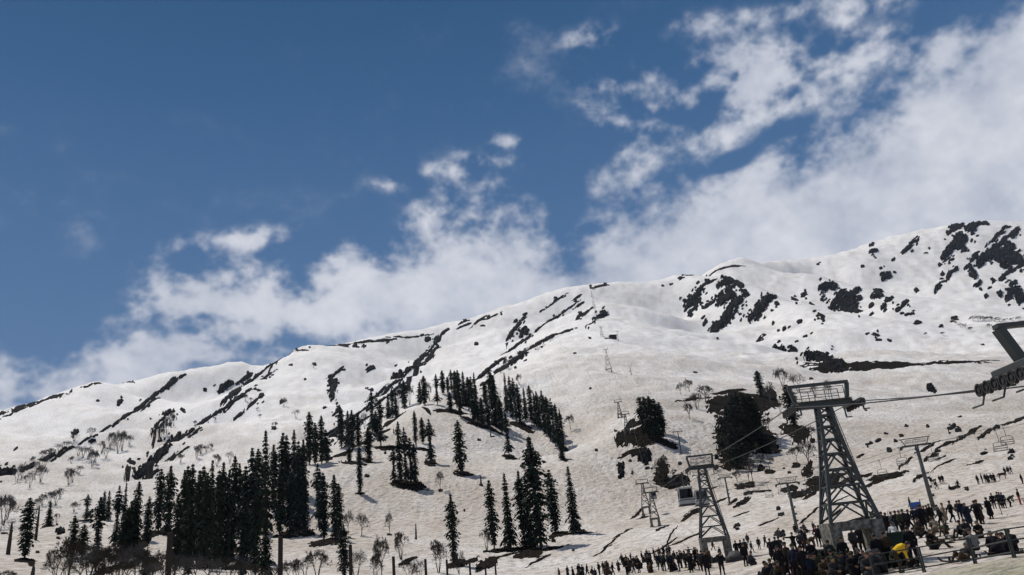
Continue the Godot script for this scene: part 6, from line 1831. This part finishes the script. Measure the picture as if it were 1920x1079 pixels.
	for k in 74:
		var t := k / 73.0
		var x := lerpf(1050.0, 1325.0, pow(t, 0.8)) + rng.randf_range(-3, 3) + 9.0 * sin(t * 40.0)
		var y := lerpf(1087.0, 1066.0, clampf((x - 1050.0) / 180.0, 0, 1)) + rng.randf_range(-3, 9)
		if k % 4 == 0 and x > 1150: y -= rng.randf_range(6, 15)
		far.append([x, y])
	for p in [[1205, 1056], [1210, 1055], [1214, 1056], [1238, 1049], [1246, 1046], [1252, 1045], [1257, 1044], [1264, 1048], [1280, 1056], [1287, 1060], [1170, 1064], [1176, 1063], [1183, 1064], [1190, 1066], [1194, 1068]]: far.append(p)
	far.sort_custom(func(a, b): return a[0] < b[0])
	for i in far.size():
		var w: String = ["stand", "coat", "pockets", "stand", "walk", "crouch"][rng.randi() % 6]
		var p := hit(far[i][0], far[i][1])
		person(far[i][0], far[i][1], w, ["black", "black", "charcoal", "navy", "black", "brown"][rng.randi() % 6], "black", rng.randf() * TAU, rng.randf_range(0.94, 1.05), "%s from left in the far dark crowd" % big_ordinal(i + 1), "far crowd along the bottom edge", "")
	build_pony()

func big_ordinal(n: int) -> String:
	if n < 80: return ordinal(n)
	if n == 80: return "eightieth"
	if n < 90: return "eighty " + ordinal(n - 80)
	if n == 90: return "ninetieth"
	return "ninety " + ordinal(n - 90)

func build_pony():
	var p := hit(1882, 899)
	var o := thing("pony", p - Vector3(0, 0.02, 0), 1.25, "dark brown pony standing on the far right slope", "pony")
	var b := [
		[v(0, 0.98, 0.42), v(0, 0.95, 0.0), 0.25, 0.22, 0], [v(0, 0.95, 0.0), v(0, 1.0, -0.46), 0.22, 0.24, 0], [v(0, 1.1, 0.5), v(0, 1.42, 0.82), 0.17, 0.1, 0], [v(0, 1.46, 0.84), v(0, 1.28, 1.14), 0.095, 0.06, 0],
		[v(0.05, 1.53, 0.8), v(0.07, 1.64, 0.8), 0.03, 0.012, 0], [v(-0.05, 1.53, 0.8), v(-0.07, 1.64, 0.8), 0.03, 0.012, 0],
	]
	for sx in [-1.0, 1.0]:
		b.append([v(sx * 0.13, 0.9, 0.46), v(sx * 0.13, 0.5, 0.46), 0.12, 0.06, 0])
		b.append([v(sx * 0.13, 0.5, 0.46), v(sx * 0.13, 0.1, 0.45), 0.05, 0.038, 0])
		b.append([v(sx * 0.13, 0.08, 0.45), v(sx * 0.13, 0.04, 0.49), 0.045, 0.05, 3])
		b.append([v(sx * 0.13, 0.92, -0.5), v(sx * 0.14, 0.66, -0.4), 0.17, 0.1, 0])
		b.append([v(sx * 0.14, 0.66, -0.4), v(sx * 0.13, 0.44, -0.62), 0.085, 0.055, 0])
		b.append([v(sx * 0.13, 0.44, -0.62), v(sx * 0.13, 0.1, -0.56), 0.05, 0.038, 0])
		b.append([v(sx * 0.13, 0.08, -0.56), v(sx * 0.13, 0.04, -0.52), 0.045, 0.05, 3])
	var m := part(o, "body", net_mesh([[net(b, 0.045, 0.06), Transform3D()]], []), null)
	for k in 4: m.set_surface_override_material(k, M.pony_coat if k < 3 else M.boots)
	part(o, "tail", tube_mesh([v(0, 1.1, -0.68), v(0, 0.9, -0.82), v(0, 0.5, -0.84)], [0.05, 0.07, 0.02], 6), M.hair)
	part(o, "mane", tube_mesh([v(0, 1.58, 0.78), v(0, 1.44, 0.62), v(0, 1.24, 0.45)], [0.03, 0.05, 0.04], 5), M.hair)
	part(o, "saddle_blanket", box_mesh(v(0, 1.18, 0.0), v(0.44, 0.08, 0.5), 0.03), cloth["maroon"])
